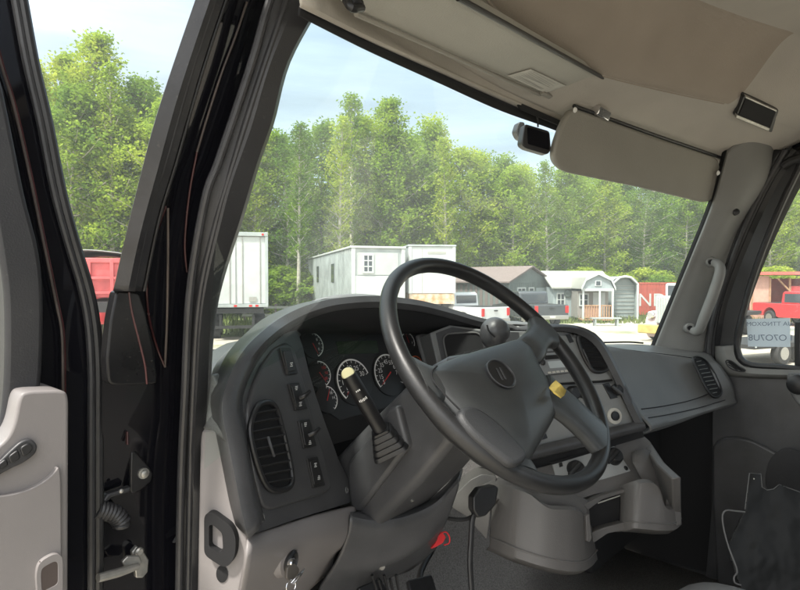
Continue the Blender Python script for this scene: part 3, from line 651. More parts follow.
def gauge(c, rpx, a0, a1, ring, nums, needle, ticks, nc=WHITE):
    o = PG.at(c, .0055); e1 = (PG.at((c[0] + 5, c[1])) - PG.at(c)); e1 = V((1, 0, 0)); e1 = (e1 - PG.n * e1.dot(PG.n)).normalized(); e2 = PG.n.cross(e1)
    R_ = rpx / FPX * (o - CAM).dot(FW) * 1.12
    g = lathe('gauge', o, PG.n, [(R_ * 1.06, -.002), (R_ * 1.06, 0), (R_ * 1.0, .0004)], BLACK, cl, k=36)
    m = MB().add(ring_data(o, e1, e2, R_ * .915, R_ * .985, a0, a1, 40, .0010))
    for i in range(ticks):
        a = rad(a0 + (a1 - a0) * i / (ticks - 1)); d = e1 * math.cos(a) + e2 * math.sin(a); t = PG.n.cross(d) * (R_ * .014)
        p0, p1 = o + d * R_ * .80 + PG.n * .0011, o + d * R_ * .91 + PG.n * .0011; m.quad(p0 - t, p1 - t, p1 + t, p0 + t)
    m.build('scale_ring', ring, g, smooth=False, recalc=False)
    for s_, a in nums:
        a = rad(a); text('numeral', s_, o + (e1 * math.cos(a) + e2 * math.sin(a)) * R_ * .60, e1, e2, R_ * .30, nc, g, .0012)
    a = rad(needle); d = e1 * math.cos(a) + e2 * math.sin(a); t = PG.n.cross(d) * (R_ * .035); p = o + PG.n * .002
    MB().quad(p - d * R_ * .15 - t, p + d * R_ * .8 - t * .3, p + d * R_ * .8 + t * .3, p - d * R_ * .15 + t).build('needle', REDM, g, smooth=False, recalc=False)
    return g
gauge((354, 381), 20.5, 225, 15, WHITE, [('5', 215), ('10', 180), ('15', 140), ('20', 100), ('25', 62), ('30', 25)], 222, 13)
gauge((389, 374), 18.5, 215, -35, WHITE, [('5', 215), ('15', 188), ('25', 158), ('35', 128), ('45', 95), ('55', 62), ('65', 30), ('75', 0)], 214, 15)
gauge((313, 345), 11.5, 80, -75, WHITE, [('8', 40), ('4', 5), ('0', -40)], -70, 9)
gauge((320, 374), 12, 90, -70, WHITE, [('150', 45), ('90', 0), ('30', -42)], -60, 9, REDM)
gauge((327, 399), 12, 80, -60, WHITE, [('18', 40), ('14', 0)], 60, 9)
gauge((408, 341.5), 8.5, 215, -35, WHITE, [('E', 200), ('F', -20)], 100, 9)
gauge((416.5, 365), 8.5, 200, -20, ORANG, [('C', 200), ('H', -20)], 120, 9)
# centre stack
slab('centre_panel', [(430, 333), (450, 325), (480, 329), (512, 331), (540, 331), (566, 331), (584, 337), (597.5, 348), (611, 372), (625, 402), (638, 429), (530, 452), (500, 462), (470, 440), (445, 400)], PC, .10, STACK, db, bevel=.003)
slab('stack_shade_overlay', [(436, 333), (452, 327), (480, 331), (519, 332), (521, 352), (520, 362), (445, 375)], PC, .003, DARK, db, off=.0018, bevel=.001)  # dark overlay, the shade on this corner of the stack put into its colour
slab('storage_pocket', [(444, 338), (449, 334), (476, 333), (480, 336), (484, 348), (446, 357)], PC, .004, MATTE, db, off=.0025, r=.006, bevel=0)
tube('pocket_rim', [PC.at(p, .004) for p in ((447, 358), (443.5, 341), (446, 335), (452, 333.5), (474, 332.5), (480, 335))], .0022, MID, db, n=30)
for i in range(5):
    x = 447 + i * 8.6; y = 356 - i * 1.9
    slab('dash_switch', [(x, y), (x + 7, y - 1.6), (x + 8, y + 6), (x + 1, y + 7.5)], PC, .006, BLACK, db, off=.006, r=.002, bevel=.001)
slab('upper_module', [(520, 335), (566, 335), (583, 340), (595, 351), (608, 374), (612, 379), (600, 380.5), (546, 383.5), (530, 384)], PC, .008, STACK, db, off=.007, r=.006, bevel=.0025)
slab('module_gap', [(532, 384), (546, 383), (604, 380), (612, 379), (613, 381), (604, 382.5), (547, 386), (532, 387)], PC, .004, MATTE, db, off=.004, bevel=0)
lm = [(534, 388), (550, 387), (613, 383), (621, 396), (634, 425), (630, 427), (545, 447), (505, 458), (495, 430)]
slab('lower_module', lm, PC, .006, STACK, db, off=.0045, r=.005, bevel=.002)
ra = thing('radio', 'grey car radio with pale display set crooked in the centre stack', 'radio', PC.at((552, 364)))
PRd = PL(PC.at((556, 363), .020), (-.62, -.77, .14))
slab('body', [(531.5, 352.5), (568, 350.5), (577.5, 372), (541, 376.5)], PRd, .07, BLACK, ra, bevel=.002)
rf = slab('face', [(532.5, 353.5), (567.5, 351.5), (576.5, 371.8), (541.5, 375.6)], PRd, .002, mat('radio_grey', (.19, .20, .205), .35), ra, off=.0022, bevel=.0006)
slab('display', [(547.5, 361.5), (566.5, 360), (571, 366.8), (550, 368.3)], PRd, .001, LCDG, rf, off=.0034, bevel=0)
slab('cassette_slot', [(544, 355.5), (566, 354), (567.5, 358), (545.5, 359.8)], PRd, .001, MATTE, rf, off=.0034, bevel=0)
lathe('volume_knob', PRd.at((542.5, 362.5), .003), PRd.n, [(.0055, 0), (.0055, .006), (.004, .007)], BLACK, rf, k=16, sy=1.3)
mb = MB()
for i in range(6):
    x = 548 + i * 4.2; y = 371.8 - i * .45
    mb.prism([PRd.at(p, .0045) for p in ((x, y), (x + 3, y - .3), (x + 3.6, y + 1.5), (x + .6, y + 1.8))], -PRd.n * .003)
mb.build('preset_buttons', LABEL, rf, smooth=False)
vent([(578, 338), (585, 333.5), (594, 335), (601, 345), (607, 358), (608, 367), (603, 371), (594, 371), (588, 364), (582, 352)], PC, 7, -.06, db, off=.010, r=.0055, cross=((583, 349), (590, 365)))
slab('small_indicator', [(566, 334.5), (570, 334), (574, 342), (570, 343)], PC, .003, BLACK, db, off=.009, bevel=0)
for p in ((573, 333.5), (613, 370)):
    lathe('panel_screw', PC.at(p, .007), PC.n, [(.0045, 0), (.004, .0015), (.001, .001)], MATTE, db, k=12)
slab('toggle_plate', [(603, 384), (609, 382.5), (618, 397.5), (611, 399)], PC, .004, BLACK, db, off=.008, bevel=.001)
kn = lathe('selector_knob', PC.at((617, 389.5), .005), PC.n, [(.016, 0), (.015, .010), (.012, .016), (.004, .018)], BLACK, db, k=20)
tube('knob_pointer', [PC.at((612, 386), .022), PC.at((622, 394), .022)], .004, DARK, kn, n=6)
for p, r_ in (((572, 393), .018), ((583, 391), .019)):
    lathe('valve_knob', PC.at(p, .005), PC.n, [(r_, 0), (r_ * .95, .014), (r_ * .7, .020), (r_ * .2, .021)], BLACK, db, k=22)
po_ = PC.at((614.5, 416), .005)
pk = lathe('power_socket', po_, PC.n, [(.021, 0), (.020, .003), (.014, .004), (.013, .002)], LABEL, db, k=26)
lathe('socket_cap', po_ + PC.n * .002, PC.n, [(.012, 0), (.011, .004), (.004, .005)], BLACK, pk, k=20)
for x, y in ((540, 435), (576, 425)):
    slab('dash_switch', [(x, y), (x + 6, y - 2), (x + 8, y + 3), (x + 2, y + 5)], PC, .006, BLACK, db, off=.006, r=.002, bevel=.001)
tube('centre_bar', [PC.at(p, .014) for p in ((505, 461), (530, 454), (580, 441.5), (620, 431), (642, 425.5))], [.014, .015, .015, .015, .013], DARK, db, n=40, k=14)
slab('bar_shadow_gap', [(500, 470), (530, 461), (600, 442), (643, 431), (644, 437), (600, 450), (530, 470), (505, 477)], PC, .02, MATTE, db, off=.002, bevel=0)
# grey hand control knob standing at the hood
hk = thing('hand_control', 'bulbous dark grey hand control knob standing on the dash behind the wheel rim', 'control knob', PC.at((497, 345), .03))
b0 = PC.at((497, 350), .02); 
vv, ff = tube_data(crv([b0, PC.at((495, 342), .035), PC.at((494, 335), .045), PC.at((497, 328), .05), PC.at((500, 322), .045)], 18), [.013, .014, .016, .019, .023, .026, .029, .031, .033, .0345, .0355, .036, .0355, .034, .031, .026, .018, .006], 20)
mk('knob', vv, ff, DARK, hk, angle=70)
tube('collar', [b0 - PC.n * .02, b0 + PC.n * .01], .018, BLACK, hk, k=16)
tube('groove', [PC.at(p, .084) for p in ((487, 325), (489, 331), (495, 337))], .002, MATTE, hk, n=12)
# heater controls and console with cup holders
co = thing('centre_console', 'warm grey centre console with heater knobs and two cup holders', 'console', PC.at((590, 520)))
PK = PL(PC.at((600, 460), .01), (-.43, -.72, .62))
slab('console_body', [(480, 486), (500, 476), (545, 466), (600, 449), (643, 435), (650, 441), (664, 462), (680, 478), (660, 483), (627, 488), (595, 494), (560, 506), (520, 505), (492, 497)], PK, .06, CONS, co, r=.006, bevel=.005)
hp_ = slab('heater_panel', [(552, 463), (614, 445.5), (631, 471), (604, 479), (560, 489)], PK, .004, HVAC, co, r=.004, off=.0035, bevel=.001)
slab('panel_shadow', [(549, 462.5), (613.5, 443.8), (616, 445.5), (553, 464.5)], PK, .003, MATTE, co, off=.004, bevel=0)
for p in ((575, 470), (613, 457)):
    k_ = lathe('heater_knob', PK.at(p, .003), PK.n, [(.022, 0), (.020, .014), (.016, .019), (.004, .020)], BLACK, co, k=24)
    tube('grip', [PK.at((p[0] - 5, p[1] + 5), .022), PK.at((p[0] + 5, p[1] - 6), .022)], .006, BLACK, k_, n=6)
slab('slide_switch', [(559, 463), (562, 462), (563, 466), (560, 467)], PK, .004, BLACK, co, off=.006, bevel=0)
lathe('panel_screw', PK.at((626, 468), .004), PK.n, [(.006, 0), (.004, .002)], BLACK, co, k=12)
# front walls: plan offsets towards the driver
def wall(top, bot, offs, name, **kw):
    T = [PC.at(p, o) for p, o in zip(top, offs)]; B_ = [PC.at(p, o) for p, o in zip(bot, offs)]
    return T, B_
offL = [.0, .045, .075, .095, .108, .115, .118, .116, .105, .085, .055]
topL = [(492, 489), (504, 488), (517, 490), (530, 495), (540, 503), (550, 509), (562, 510), (573, 510.5), (581, 513), (587, 520), (591, 527)]
botL = [(490, 546), (500, 550), (513, 556), (527, 561), (540, 565), (552, 568), (563, 570), (573, 571), (583, 570), (591, 566), (597, 559)]
T, B_ = wall(topL, botL, offL, '')
low2 = [b - PC.n * .02 + V((0, 0, -.012)) for b in B_]
rimL = [t + V((.01, .014, .004)) for t in T]
loft('cup_holder_wall', [[t + V((.014, .020, -.01)) for t in T], [t + V((.008, .011, .003)) for t in T], T, B_, low2], CONS, co, n=50, solid=.003, angle=50)
tube('wall_step', [PC.at((p[0], p[1] - 9), o + .0015) for p, o in zip(botL, offL)], .0022, CONS, co, n=40)
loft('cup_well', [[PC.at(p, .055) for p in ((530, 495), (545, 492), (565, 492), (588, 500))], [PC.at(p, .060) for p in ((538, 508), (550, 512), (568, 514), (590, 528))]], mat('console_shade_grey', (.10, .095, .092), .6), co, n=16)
slab('cup_well_floor', [(520, 520), (560, 512), (592, 520), (590, 545), (540, 552)], PL(PC.at((560, 560), .05), (0, 0, 1)), .004, CONS, co, bevel=0)
slab('slot_edge', [(586, 516), (589.5, 514), (592, 538), (590, 542), (587, 541)], PC, .02, CONS, co, off=.108, r=.002, bevel=.003)
slab('recess_back', [(588, 503), (604, 496), (632, 487), (634, 520), (612, 530), (590, 538)], PC, .004, MATTE, co, off=.034, bevel=0)
slab('recess_sill', [(590, 533), (606, 527), (626, 522), (628, 529.5), (608, 533.5), (594, 543)], PC, .03, CONS, co, off=.062, r=.003, bevel=.003)
slab('recess_lintel', [(584, 505), (600, 496), (634, 486.5), (634, 489.5), (602, 499.5), (588, 510)], PC, .03, CONS, co, off=.060, r=.002, bevel=.002)
tube('recess_slot', [PC.at(p, .037) for p in ((598, 503), (626, 493.5))], .0016, LABEL, co, n=4)
offR = [.040, .064, .082, .095, .102, .106, .108, .108, .106, .10, .085]
topR = [(621, 490), (626, 489), (631, 487), (637, 485), (645, 483), (655, 484.5), (660, 492), (663, 503), (667, 509), (674, 508.5), (677.5, 500)]
botR = [(620, 528), (625, 528), (630, 527.8), (636, 527.8), (644, 528.5), (653, 529.5), (658, 530), (663, 530), (668, 530), (675, 529), (681, 524)]
T, B_ = wall(topR, botR, offR, '')
loft('cup_holder_wall', [[t + V((.014, .020, -.01)) for t in T], [t + V((.008, .011, .003)) for t in T], T, B_, [b - PC.n * .02 + V((0, 0, -.012)) for b in B_]], CONS, co, n=60, solid=.003, angle=50)
slab('slot_edge', [(674, 512), (677, 478), (681, 477), (681.5, 524), (677, 526)], PC, .03, CONS, co, off=.100, r=.003, bevel=.004)
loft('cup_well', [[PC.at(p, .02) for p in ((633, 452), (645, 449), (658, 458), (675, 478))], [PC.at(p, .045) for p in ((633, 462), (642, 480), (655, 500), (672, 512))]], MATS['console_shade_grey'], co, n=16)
tube('wall_step', [PC.at((p[0], p[1] - 6), o + .0015) for p, o in zip(botR, offR)], .0018, CONS, co, n=40)
slab('console_flank', [(643, 436), (650, 441), (664, 462), (681, 477), (682, 524), (672, 528), (655, 500)], PL(PC.at((664, 470), .0), (.55, -.80, .25)), .02, CONS, co, off=-.012, bevel=.004)
# console neck on the left and socket block
slab('console_neck', [(452, 508), (456, 494), (470, 480), (482, 474), (497, 476), (492, 500), (487, 540), (478, 530), (466, 516)], PL(PC.at((475, 500), .0), (-.75, -.64, .1)), .08, CONS, co, r=.006, bevel=.005)
dg = thing('diagnostic_plug', 'black diagnostic plug and cable hanging under the steering column', 'plug', PC.at((482, 503), .05))
slab('plug_body', [(473, 497), (480, 488), (495, 485), (499, 488), (496, 505), (486, 516), (478, 518), (473, 510)], PC, .03, BLACK, dg, off=.085, r=.004, bevel=.004)
tube('cable', [PC.at(p, .07) for p in ((480, 512), (473, 517), (471, 540), (470, 565), (473, 610))], .0062, RUB, dg, n=40)
tube('cable', [PC.at(p, .06) for p in ((476, 514), (466, 519), (452, 519), (430, 514))], .0045, RUB, dg, n=30)
# passenger side of the dash
rows = [[((596, 345), .60), ((625, 344.5), .69), ((655, 346), .79), ((704, 353), .87)],
        [((604, 347), .38), ((640, 352), .56), ((675, 356), .73), ((716, 362), .85)],
        [((608, 352), .33), ((642, 357), .52), ((678, 362), .71), ((722, 368), .85)],
        [((636, 410), .29), ((665, 406), .48), ((695, 399), .68), ((732, 384), .86)],
        [((643, 419), .29), ((672, 414), .49), ((702, 407), .69), ((735, 397), .87)],
        [((648, 432), .29), ((675, 424), .50), ((705, 413), .70), ((733, 405), .87)]]
rr = [[X(p, x) for p, x in r_] for r_ in rows]
rr.append([p + V((0, .12, -.05)) for p in rr[-1]])
rr.insert(0, [p + V((0, .12, -.02)) for p in rr[0]])
loft('passenger_dash', rr, CENT, db, n=40, solid=.004, cross=40)
PA = PL(X((675, 385), .60), (rr[2][2] - rr[4][1]).cross(rr[2][2] - rr[4][2]).normalized())
if PA.n.dot(CAM - PA.p) < 0: PA.n = -PA.n
def onrow(pts, lift): 
    return [X(p, x) + V((-.3, -.8, .5)).normalized() * lift for p, x in pts]
RC = [crv(r_, 41) for r_ in rr]; LF = V((-.25, -.8, .5)).normalized() * .0030
R4 = [crv(r_, 40) for r_ in rr]; SUBD = max(2, 40 // (len(rr) - 1)); GRD = [cru([c[i] for c in R4], SUBD) for i in range(40)]
def jn(k): return k * SUBD
j3, j4, j5, j6 = jn(2), jn(4), jn(5), jn(6)
sm = [GRD[i][j4] for i in range(2, 33)] + [GRD[33][j] for j in range(j4 - 1, j3, -1)] + [GRD[i][j3] for i in range(32, 2, -1)]
tube('airbag_seam', [p + LF for p in sm], .0014, MATTE, db)
tube('lower_seam', [GRD[i][j5] + LF for i in range(2, 36)], .0012, MATTE, db)
vp = [X((693, 358), .79), X((720, 394), .845), X((702, 382), .765)]
nv = (vp[1] - vp[0]).cross(vp[2] - vp[0]).normalized(); nv = nv if nv.dot(CAM - vp[0]) > 0 else -nv
vent([(693, 359), (699, 357), (707, 362), (715, 374), (721, 388), (720, 395.5), (713, 397), (706, 388), (698, 372)], PL(vp[0], nv), 9, -.12, db, off=.025, r=.0035, dep=.003, sm=PILL)
tube('lower_piping', [GRD[i][j6] + LF for i in range(2, 32)], .0018, PILL, db)
tube('glass_strip', [X(p, x) + V((0, -.01, .004)) for p, x in (((600, 343.5), .60), ((625, 343), .68), ((640, 344), .74))], .003, BLACK, db, n=12)
box('glove_bay', (.62, .30, 1.45), (.56, .25, .55), MATTE, db, bevel=.02)
box('dash_core', (-.64, .43, 1.52), (.44, .10, .46), MATTE, db, bevel=.01)
box('under_dash', (-.30, .52, 1.66), (1.0, .12, .14), MATTE, db, bevel=.02)

# ================================================================== STEERING COLUMN, STALK, WHEEL
W = V((-.43, 0, 1.902)); al = rad(42.1); U = V((1, 0, 0)); N = V((0, -math.cos(al), math.sin(al))); VV = V((0, math.sin(al), math.cos(al)))
def WP(u, v_, h=0): return W + U * u + VV * v_ + N * h
sc = thing('steering_column', 'faceted dark grey steering column cover under the wheel', 'steering column', W - N * .45)
def rrect(hw, hh, r, k=5):
    o = []
    for cx, cy, a0 in ((hw - r, hh - r, 0), (-hw + r, hh - r, 90), (-hw + r, -hh + r, 180), (hw - r, -hh + r, 270)):
        for i in range(k): a = rad(a0 + 90 * i / (k - 1)); o.append((cx + r * math.cos(a), cy + r * math.sin(a)))
    return o
v = []; f = []; K = 20
for s_, hw, hh, cv in ((.035, .045, .045, 0), (.05, .062, .055, 0), (.10, .072, .066, 0), (.24, .076, .076, -.008), (.40, .078, .08, -.012), (.46, .07, .07, -.012)):
    v += [WP(a, b + cv, -s_) for a, b in rrect(hw, hh, .018)]
for j in range(5):
    for i in range(K): f.append([j * K + i, j * K + (i + 1) % K, (j + 1) * K + (i + 1) % K, (j + 1) * K + i])
f.append(list(range(K))); f.append([5 * K + i for i in range(K)])
mk('shroud', v, f, DARK, sc, angle=30)
PX = PL((-.518, 0, 0), (-1, 0, .0))
slab('side_housing', [(347, 462), (366, 441), (388, 408), (397, 405), (408, 447), (358, 513), (350, 508), (347, 485)], PX, .15, DARK, sc, bevel=.008)
PB = PL(X((400, 440), -.528), (-.75, -.45, .5))
PLw = PL(WP(0, -.07, -.36), (-.30, -.93, -.22))
lc = [[PLw.at(p, o) for p in row] for row, o in (([(350, 511), (375, 512), (410, 508), (440, 492), (462, 468)], -.02), ([(350, 517), (375, 521), (405, 517), (436, 503), (460, 478)], .02), ([(347, 535), (375, 540), (404, 538), (432, 522), (456, 493)], .024), ([(336, 562), (362, 566), (395, 560), (424, 543), (446, 520)], .018), ([(318, 592), (345, 586), (384, 568), (412, 556), (437, 536)], -.01), ([(312, 625), (345, 610), (384, 580), (412, 568), (437, 546)], -.06))]
loft('lower_cover', lc, DARK, sc, n=40, solid=.005, cross=24)
lathe('cover_screw', PLw.at((382, 567), .014), PLw.n, [(.007, 0), (.005, .003)], STEEL, sc, k=10)
for p in ((412, 500), (458, 468)):
    lathe('cover_screw', PLw.at(p, .05), (-.2, -.7, -.7), [(.004, -.02), (.003, .003)], STEEL, sc, k=10)
# selector stalk
st = thing('selector_stalk', 'black selector stalk with a cream end button and square boot left of the wheel', 'stalk', X((383, 432), -.53))
b0, b1 = X((383, 434), -.535), X((346.5, 371), -.605)
dd = (b1 - b0).normalized(); Lg = (b1 - b0).length
ea = V((.5, -.6, .4)); ea = (ea - dd * ea.dot(dd)).normalized(); eb = dd.cross(ea)
def frus(t0, t1, h0, h1): 
    v = []
    for t_, h in ((t0, h0), (t1, h1)): v += [b0 + dd * t_ + ea * (a * h) + eb * (b * h) for a, b in rrect(1, 1, .3, 4)]
    n = 16; return v, [list(range(n))[::-1], list(range(n, 2 * n))] + [[i, (i + 1) % n, n + (i + 1) % n, n + i] for i in range(n)]
bt = MB()
for i in range(4): bt.add(frus(-.030 + i * .010, -.023 + i * .010, .034 - i * .0042, .0315 - i * .0042)); bt.add(frus(-.024 + i * .010, -.019 + i * .010, .0285 - i * .0040, .0275 - i * .0040))
bt.build('boot', BLACK, st, angle=40)
tube('arm', [b0, b0 + dd * (Lg * .50), b0 + dd * (Lg * .62), b0 + dd * (Lg * .95)], [.0130, .0130, .0142, .0142, .0135], BLACK, st, n=30, k=18)
lathe('end_button', b0 + dd * (Lg * .95), (dd * .45 + (CAM - b1).normalized() * .9), [(.0118, -.006), (.0122, .002), (.0105, .006), (.003, .008)], CREAM, st, k=24)
sy = MB()
toC = (CAM - b1).normalized(); sd_ = dd.cross(toC).normalized(); nn = sd_.cross(dd).normalized(); nn = nn if nn.dot(toC) > 0 else -nn
for i in range(6):
    c = b0 + dd * (Lg * .60) + sd_ * (.0026 * (i - 2.5)) + nn * (.0144 * math.sqrt(max(.05, 1 - ((i - 2.5) * .2) ** 2)) + .0004)
    hh = .0028 if i % 2 else .0020; sy.quad(c - sd_ * .0007 - dd * hh, c + sd_ * .0007 - dd * hh, c + sd_ * .0007 + dd * hh, c - sd_ * .0007 + dd * hh)
for i in range(3):
    c = b0 + dd * (Lg * .74) + sd_ * (.003 * (i - 1)) + nn * .0148; sy.quad(c - sd_ * .0009 - dd * .0015, c + sd_ * .0009 - dd * .0015, c + sd_ * .0009 + dd * .0015, c - sd_ * .0009 + dd * .0015)
sy.build('symbols', WHITE, st, smooth=False, recalc=False)
# wheel
sw = thing('steering_wheel', 'large black four spoke steering wheel with oval hub badge', 'steering wheel', W)
v = []; f = []; KT, KS = 120, 18; RW = .2258
for i in range(KT):
    a = 2 * math.pi * i / KT; d = U * math.cos(a) + VV * math.sin(a)
    g = 1 + (.05 * (math.sin(i * math.pi * 2 / KT * 34) if .15 < i / KT < .40 else 0))
    for j in range(KS):
        b = 2 * math.pi * j / KS; rr_ = .0138
        ir = math.cos(b); r_ = rr_ * (1 - .05 * max(0, -ir) * (1 + math.sin(a * 40)) * .5)
        v.append(W + d * (RW + r_ * ir) + N * (rr_ * 1.08 * math.sin(b)))
for i in range(KT):
    for j in range(KS): f.append([i * KS + j, i * KS + (j + 1) % KS, ((i + 1) % KT) * KS + (j + 1) % KS, ((i + 1) % KT) * KS + j])
mk('rim', v, f, LEATH, sw, angle=80)
def wslab(name, uv, h, th, m, parent, r=.01, bevel=.006, **kw):
    return ext(name, rnd([WP(a, b, h) for a, b in uv], r), -N * th, m, parent, bevel=bevel, **kw)
def wl(p, h):
    v_ = ray(*p); q = CAM + v_ * ((W + N * h - CAM).dot(N) / v_.dot(N)) - W; return q.dot(U), q.dot(VV)
# hub pad as a domed shell
tl = [wl(p, .010) for p in ((428, 372), (440, 363), (456, 356), (475, 350), (500, 343), (520, 338), (531, 344), (537, 358), (543, 370), (551, 382), (559, 396), (558, 412), (550, 428), (542, 442), (535, 454))]
outl = tl + [(-.112, -.168), (-.146, -.146), (-.168, -.116), (-.188, -.078), (-.197, -.040)]
cc = (-.045, -.055)
ol = [V((a, b, 0)) for a, b in outl]; ol = crv(ol + [ol[0]], 109)[:-1]
v = []; f = []; M_ = len(ol)
ringp = [(.94, -.045), (1.0, -.030), (1.015, -.012), (1.005, .002), (.975, .009), (.92, .0145), (.80, .0205), (.62, .0265), (.40, .031), (.2, .033), (.08, .0335)]
for s_, h in ringp: v += [WP(cc[0] + (p.x - cc[0]) * s_, cc[1] + (p.y - cc[1]) * s_, h) for p in ol]
for j in range(len(ringp) - 1):
    for i in range(M_): f.append([j * M_ + i, j * M_ + (i + 1) % M_, (j + 1) * M_ + (i + 1) % M_, (j + 1) * M_ + i])
f.append([i for i in range(M_)]); f.append([(len(ringp) - 1) * M_ + i for i in range(M_)])
mk('hub_pad', v, f, HUB, sw, angle=60)
def spoke(pts, rs, m=HUB, flat=.55):
    P_ = crv([V((a, b, h)) for a, b, h in pts], 26); k = 16; v = []; f = []
    for i, p in enumerate(P_):
        q = P_[min(i + 1, 25)] - P_[max(i - 1, 0)]; t = V((-q.y, q.x, 0)).normalized(); s = i / 25 * (len(rs) - 1); i0 = min(int(s), len(rs) - 2); w_ = rs[i0] + (rs[i0 + 1] - rs[i0]) * (s - i0)
        for j in range(k):
            a = 2 * math.pi * j / k; ca, sa = math.cos(a), math.sin(a); ca = math.copysign(abs(ca) ** .75, ca); sa = math.copysign(abs(sa) ** .75, sa)
            v.append(WP(p.x + t.x * w_ * ca, p.y + t.y * w_ * ca, p.z + .0155 * flat / .55 * sa))
    for i in range(25):
        for j in range(k): f.append([i * k + j, i * k + (j + 1) % k, (i + 1) * k + (j + 1) % k, (i + 1) * k + j])
    f.append(list(range(k))); f.append([25 * k + j for j in range(k)])
    return mk('spoke', v, f, m, sw, angle=60)
for s_ in (1, -1):
    if s_ < 0: spoke([(-.13, -.028, -.008), (-.16, -.024, -.005), (-.19, -.016, -.002), (-.222, -.008, 0)], [.030, .030, .032, .045], HUB)
    else: spoke([(s_ * .074, .002, -.004), (s_ * .105, .010, .006), (s_ * .15, .028, .003), (s_ * .19, .042, 0), (s_ * .222, .050, 0)], [.030, .030, .026, .028, .050], HUB)
    lo = spoke([(.05, -.075, .010), (.083, -.122, .008), (.106, -.158, .004), (.124, -.186, 0)], [.045, .040, .040, .048], HUB) if s_ > 0 else spoke([(-.08, -.09, -.018), (-.105, -.115, -.014), (-.128, -.142, -.008), (-.142, -.168, -.002)], [.05, .05, .05, .050], HUB)
    if s_ < 0: wslab('grip_inset', [wl(p, .0235) for p in ((460, 415), (462, 407), (470, 404), (482, 408), (504, 425), (532, 455), (517, 467), (500, 454), (474, 433))], .0235, .018, mat('textured_grip', (.028, .029, .031), .5, bump=.35, bscale=700), sw, r=.02, bevel=.007)
EC = wl((501, 374), .034)
em = lathe('badge', WP(EC[0], EC[1], .0325), N, [(.0305, -.004), (.0305, .002), (.028, .0035), (.0265, .002), (.002, .0022)], BLACK, sw, k=36, sy=.88, axes=(U, VV))
for o_ in (-.006, .003):
    c = WP(EC[0] + .001 + o_, EC[1], .0352); a = (U * .25 + VV).normalized(); b = (U - VV * .25).normalized()
    MB().box(c, (.004, .022, .0012), (b, a, N)).build('badge_bar', DARK, em, bevel=.0006)
tube('badge_rim', [WP(EC[0] + .0295 * math.cos(t_ * math.pi / 24), EC[1] + .0260 * math.sin(t_ * math.pi / 24), .0356) for t_ in range(49)], .0011, DARK, em, k=8)
tube('pad_seam', [WP(*wl(p, h), h) for p, h in (((437, 366), .0125), ((432, 372), .0145), ((433, 380), .0185), ((441, 390), .0205), ((450, 400), .021), ((460, 410), .021))], .0013, MATTE, sw, n=30)
tube('pad_seam', [WP(*wl(p, h), h) for p, h in (((559, 397), .004), ((556, 410), .011), ((549, 421), .013), ((540, 430), .013), ((530, 436), .016))], .0012, MATTE, sw, n=24)
# yellow paper behind the right spoke
yn = thing('paper_note', 'crumpled yellow paper note tucked beside the wheel spoke', 'note', PL(W - N * .02, N).at((557, 389)))
PYN = PL(W - N * .030, N)
yp = [[PYN.at(p, o) for p, o in r_] for r_ in ([((549, 388), .06), ((552, 384), .06), ((556, 380.5), .062)], [((554, 393), .075), ((557, 388.5), .07), ((561, 385), .075)], [((561, 398), .07), ((564, 395), .062), ((566, 390), .068)])]
loft('sheet', yp, YELL, yn, n=9, solid=.002, angle=20)
# key
ky = thing('ignition_key', 'grey ignition key with a wire ring hanging in the lock', 'key', PLo.at((297, 574), .03))
slab('bow', [(288, 566), (295, 563), (300, 569), (299, 574), (293, 581), (287, 579), (287, 572)], PL(PLo.at((295, 572), .026), (.25, -.95, .2)), .005, mat('brown_grey_key', (.085, .075, .065), .5), ky, r=.004, bevel=.0015)
kc = PLo.at((291, 586), .03)
tube('key_ring', [kc + U * (.0085 * math.cos(t_ * math.pi / 15)) + V((0, .2, 1)).normalized() * (.0085 * math.sin(t_ * math.pi / 15)) for t_ in range(31)], .0011, CHROME, ky, k=8)
tube('ring_link', [PLo.at((291, 583), .032), PLo.at((298, 575), .036), PLo.at((304, 569), .034)], .0013, CHROME, ky, n=10)
tube('ring_link', [PLo.at((293, 584), .032), PLo.at((300, 576), .036), PLo.at((304, 569), .034)], .0013, CHROME, ky, n=10)
# red clip
PT = PL(PLw.p + V((.0, .08, 0)), (-.4, -.9, .1))
rc = thing('red_tag', 'red plastic pull tag hanging below the steering column', 'tag', PT.at((440, 540)))
slab('tongue', [(431, 549), (437, 541), (438, 536), (442, 532), (446, 537), (443, 543), (436, 547)], PT, .006, REDP, rc, r=.003, bevel=.0015)
tube('loop', [PT.at(p) for p in ((441, 533), (446, 532), (449.5, 537), (449, 543), (444, 545))], .0016, REDP, rc, n=20)
# pedals
for nm, q, y_ in (('accelerator pedal right of the other pedal', [(408, 580), (432, 574), (440, 600), (414, 606)], .36), ('brake pedal under the steering column', [(358, 588), (380, 577), (392, 596), (370, 606)], .30)):
    pd = thing('pedal', 'black rubber ' + nm, 'pedal', Y(q[0], y_), 'foot pedals')
    pp = PL(Y(q[0], y_), (0, -.8, .6)); slab('pad', q, pp, .012, RUB, pd, r=.006, bevel=.003)
    tube('arm', [pp.at(((q[0][0] + q[2][0]) / 2, (q[0][1] + q[2][1]) / 2), -.012), pp.at(((q[0][0] + q[1][0]) / 2, q[0][1] - 6), -.06), pp.at((q[1][0], q[0][1] - 30), -.09)], .008, BLACK, pd, n=10)
mbs = MB()
for i in range(5): mbs.tube([Y((372 + i * 6, 575 + (i % 2) * 4), .26), Y((380 + i * 5, 600), .27)], .003)
mbs.build('pedal_linkage', BLACK, sc)

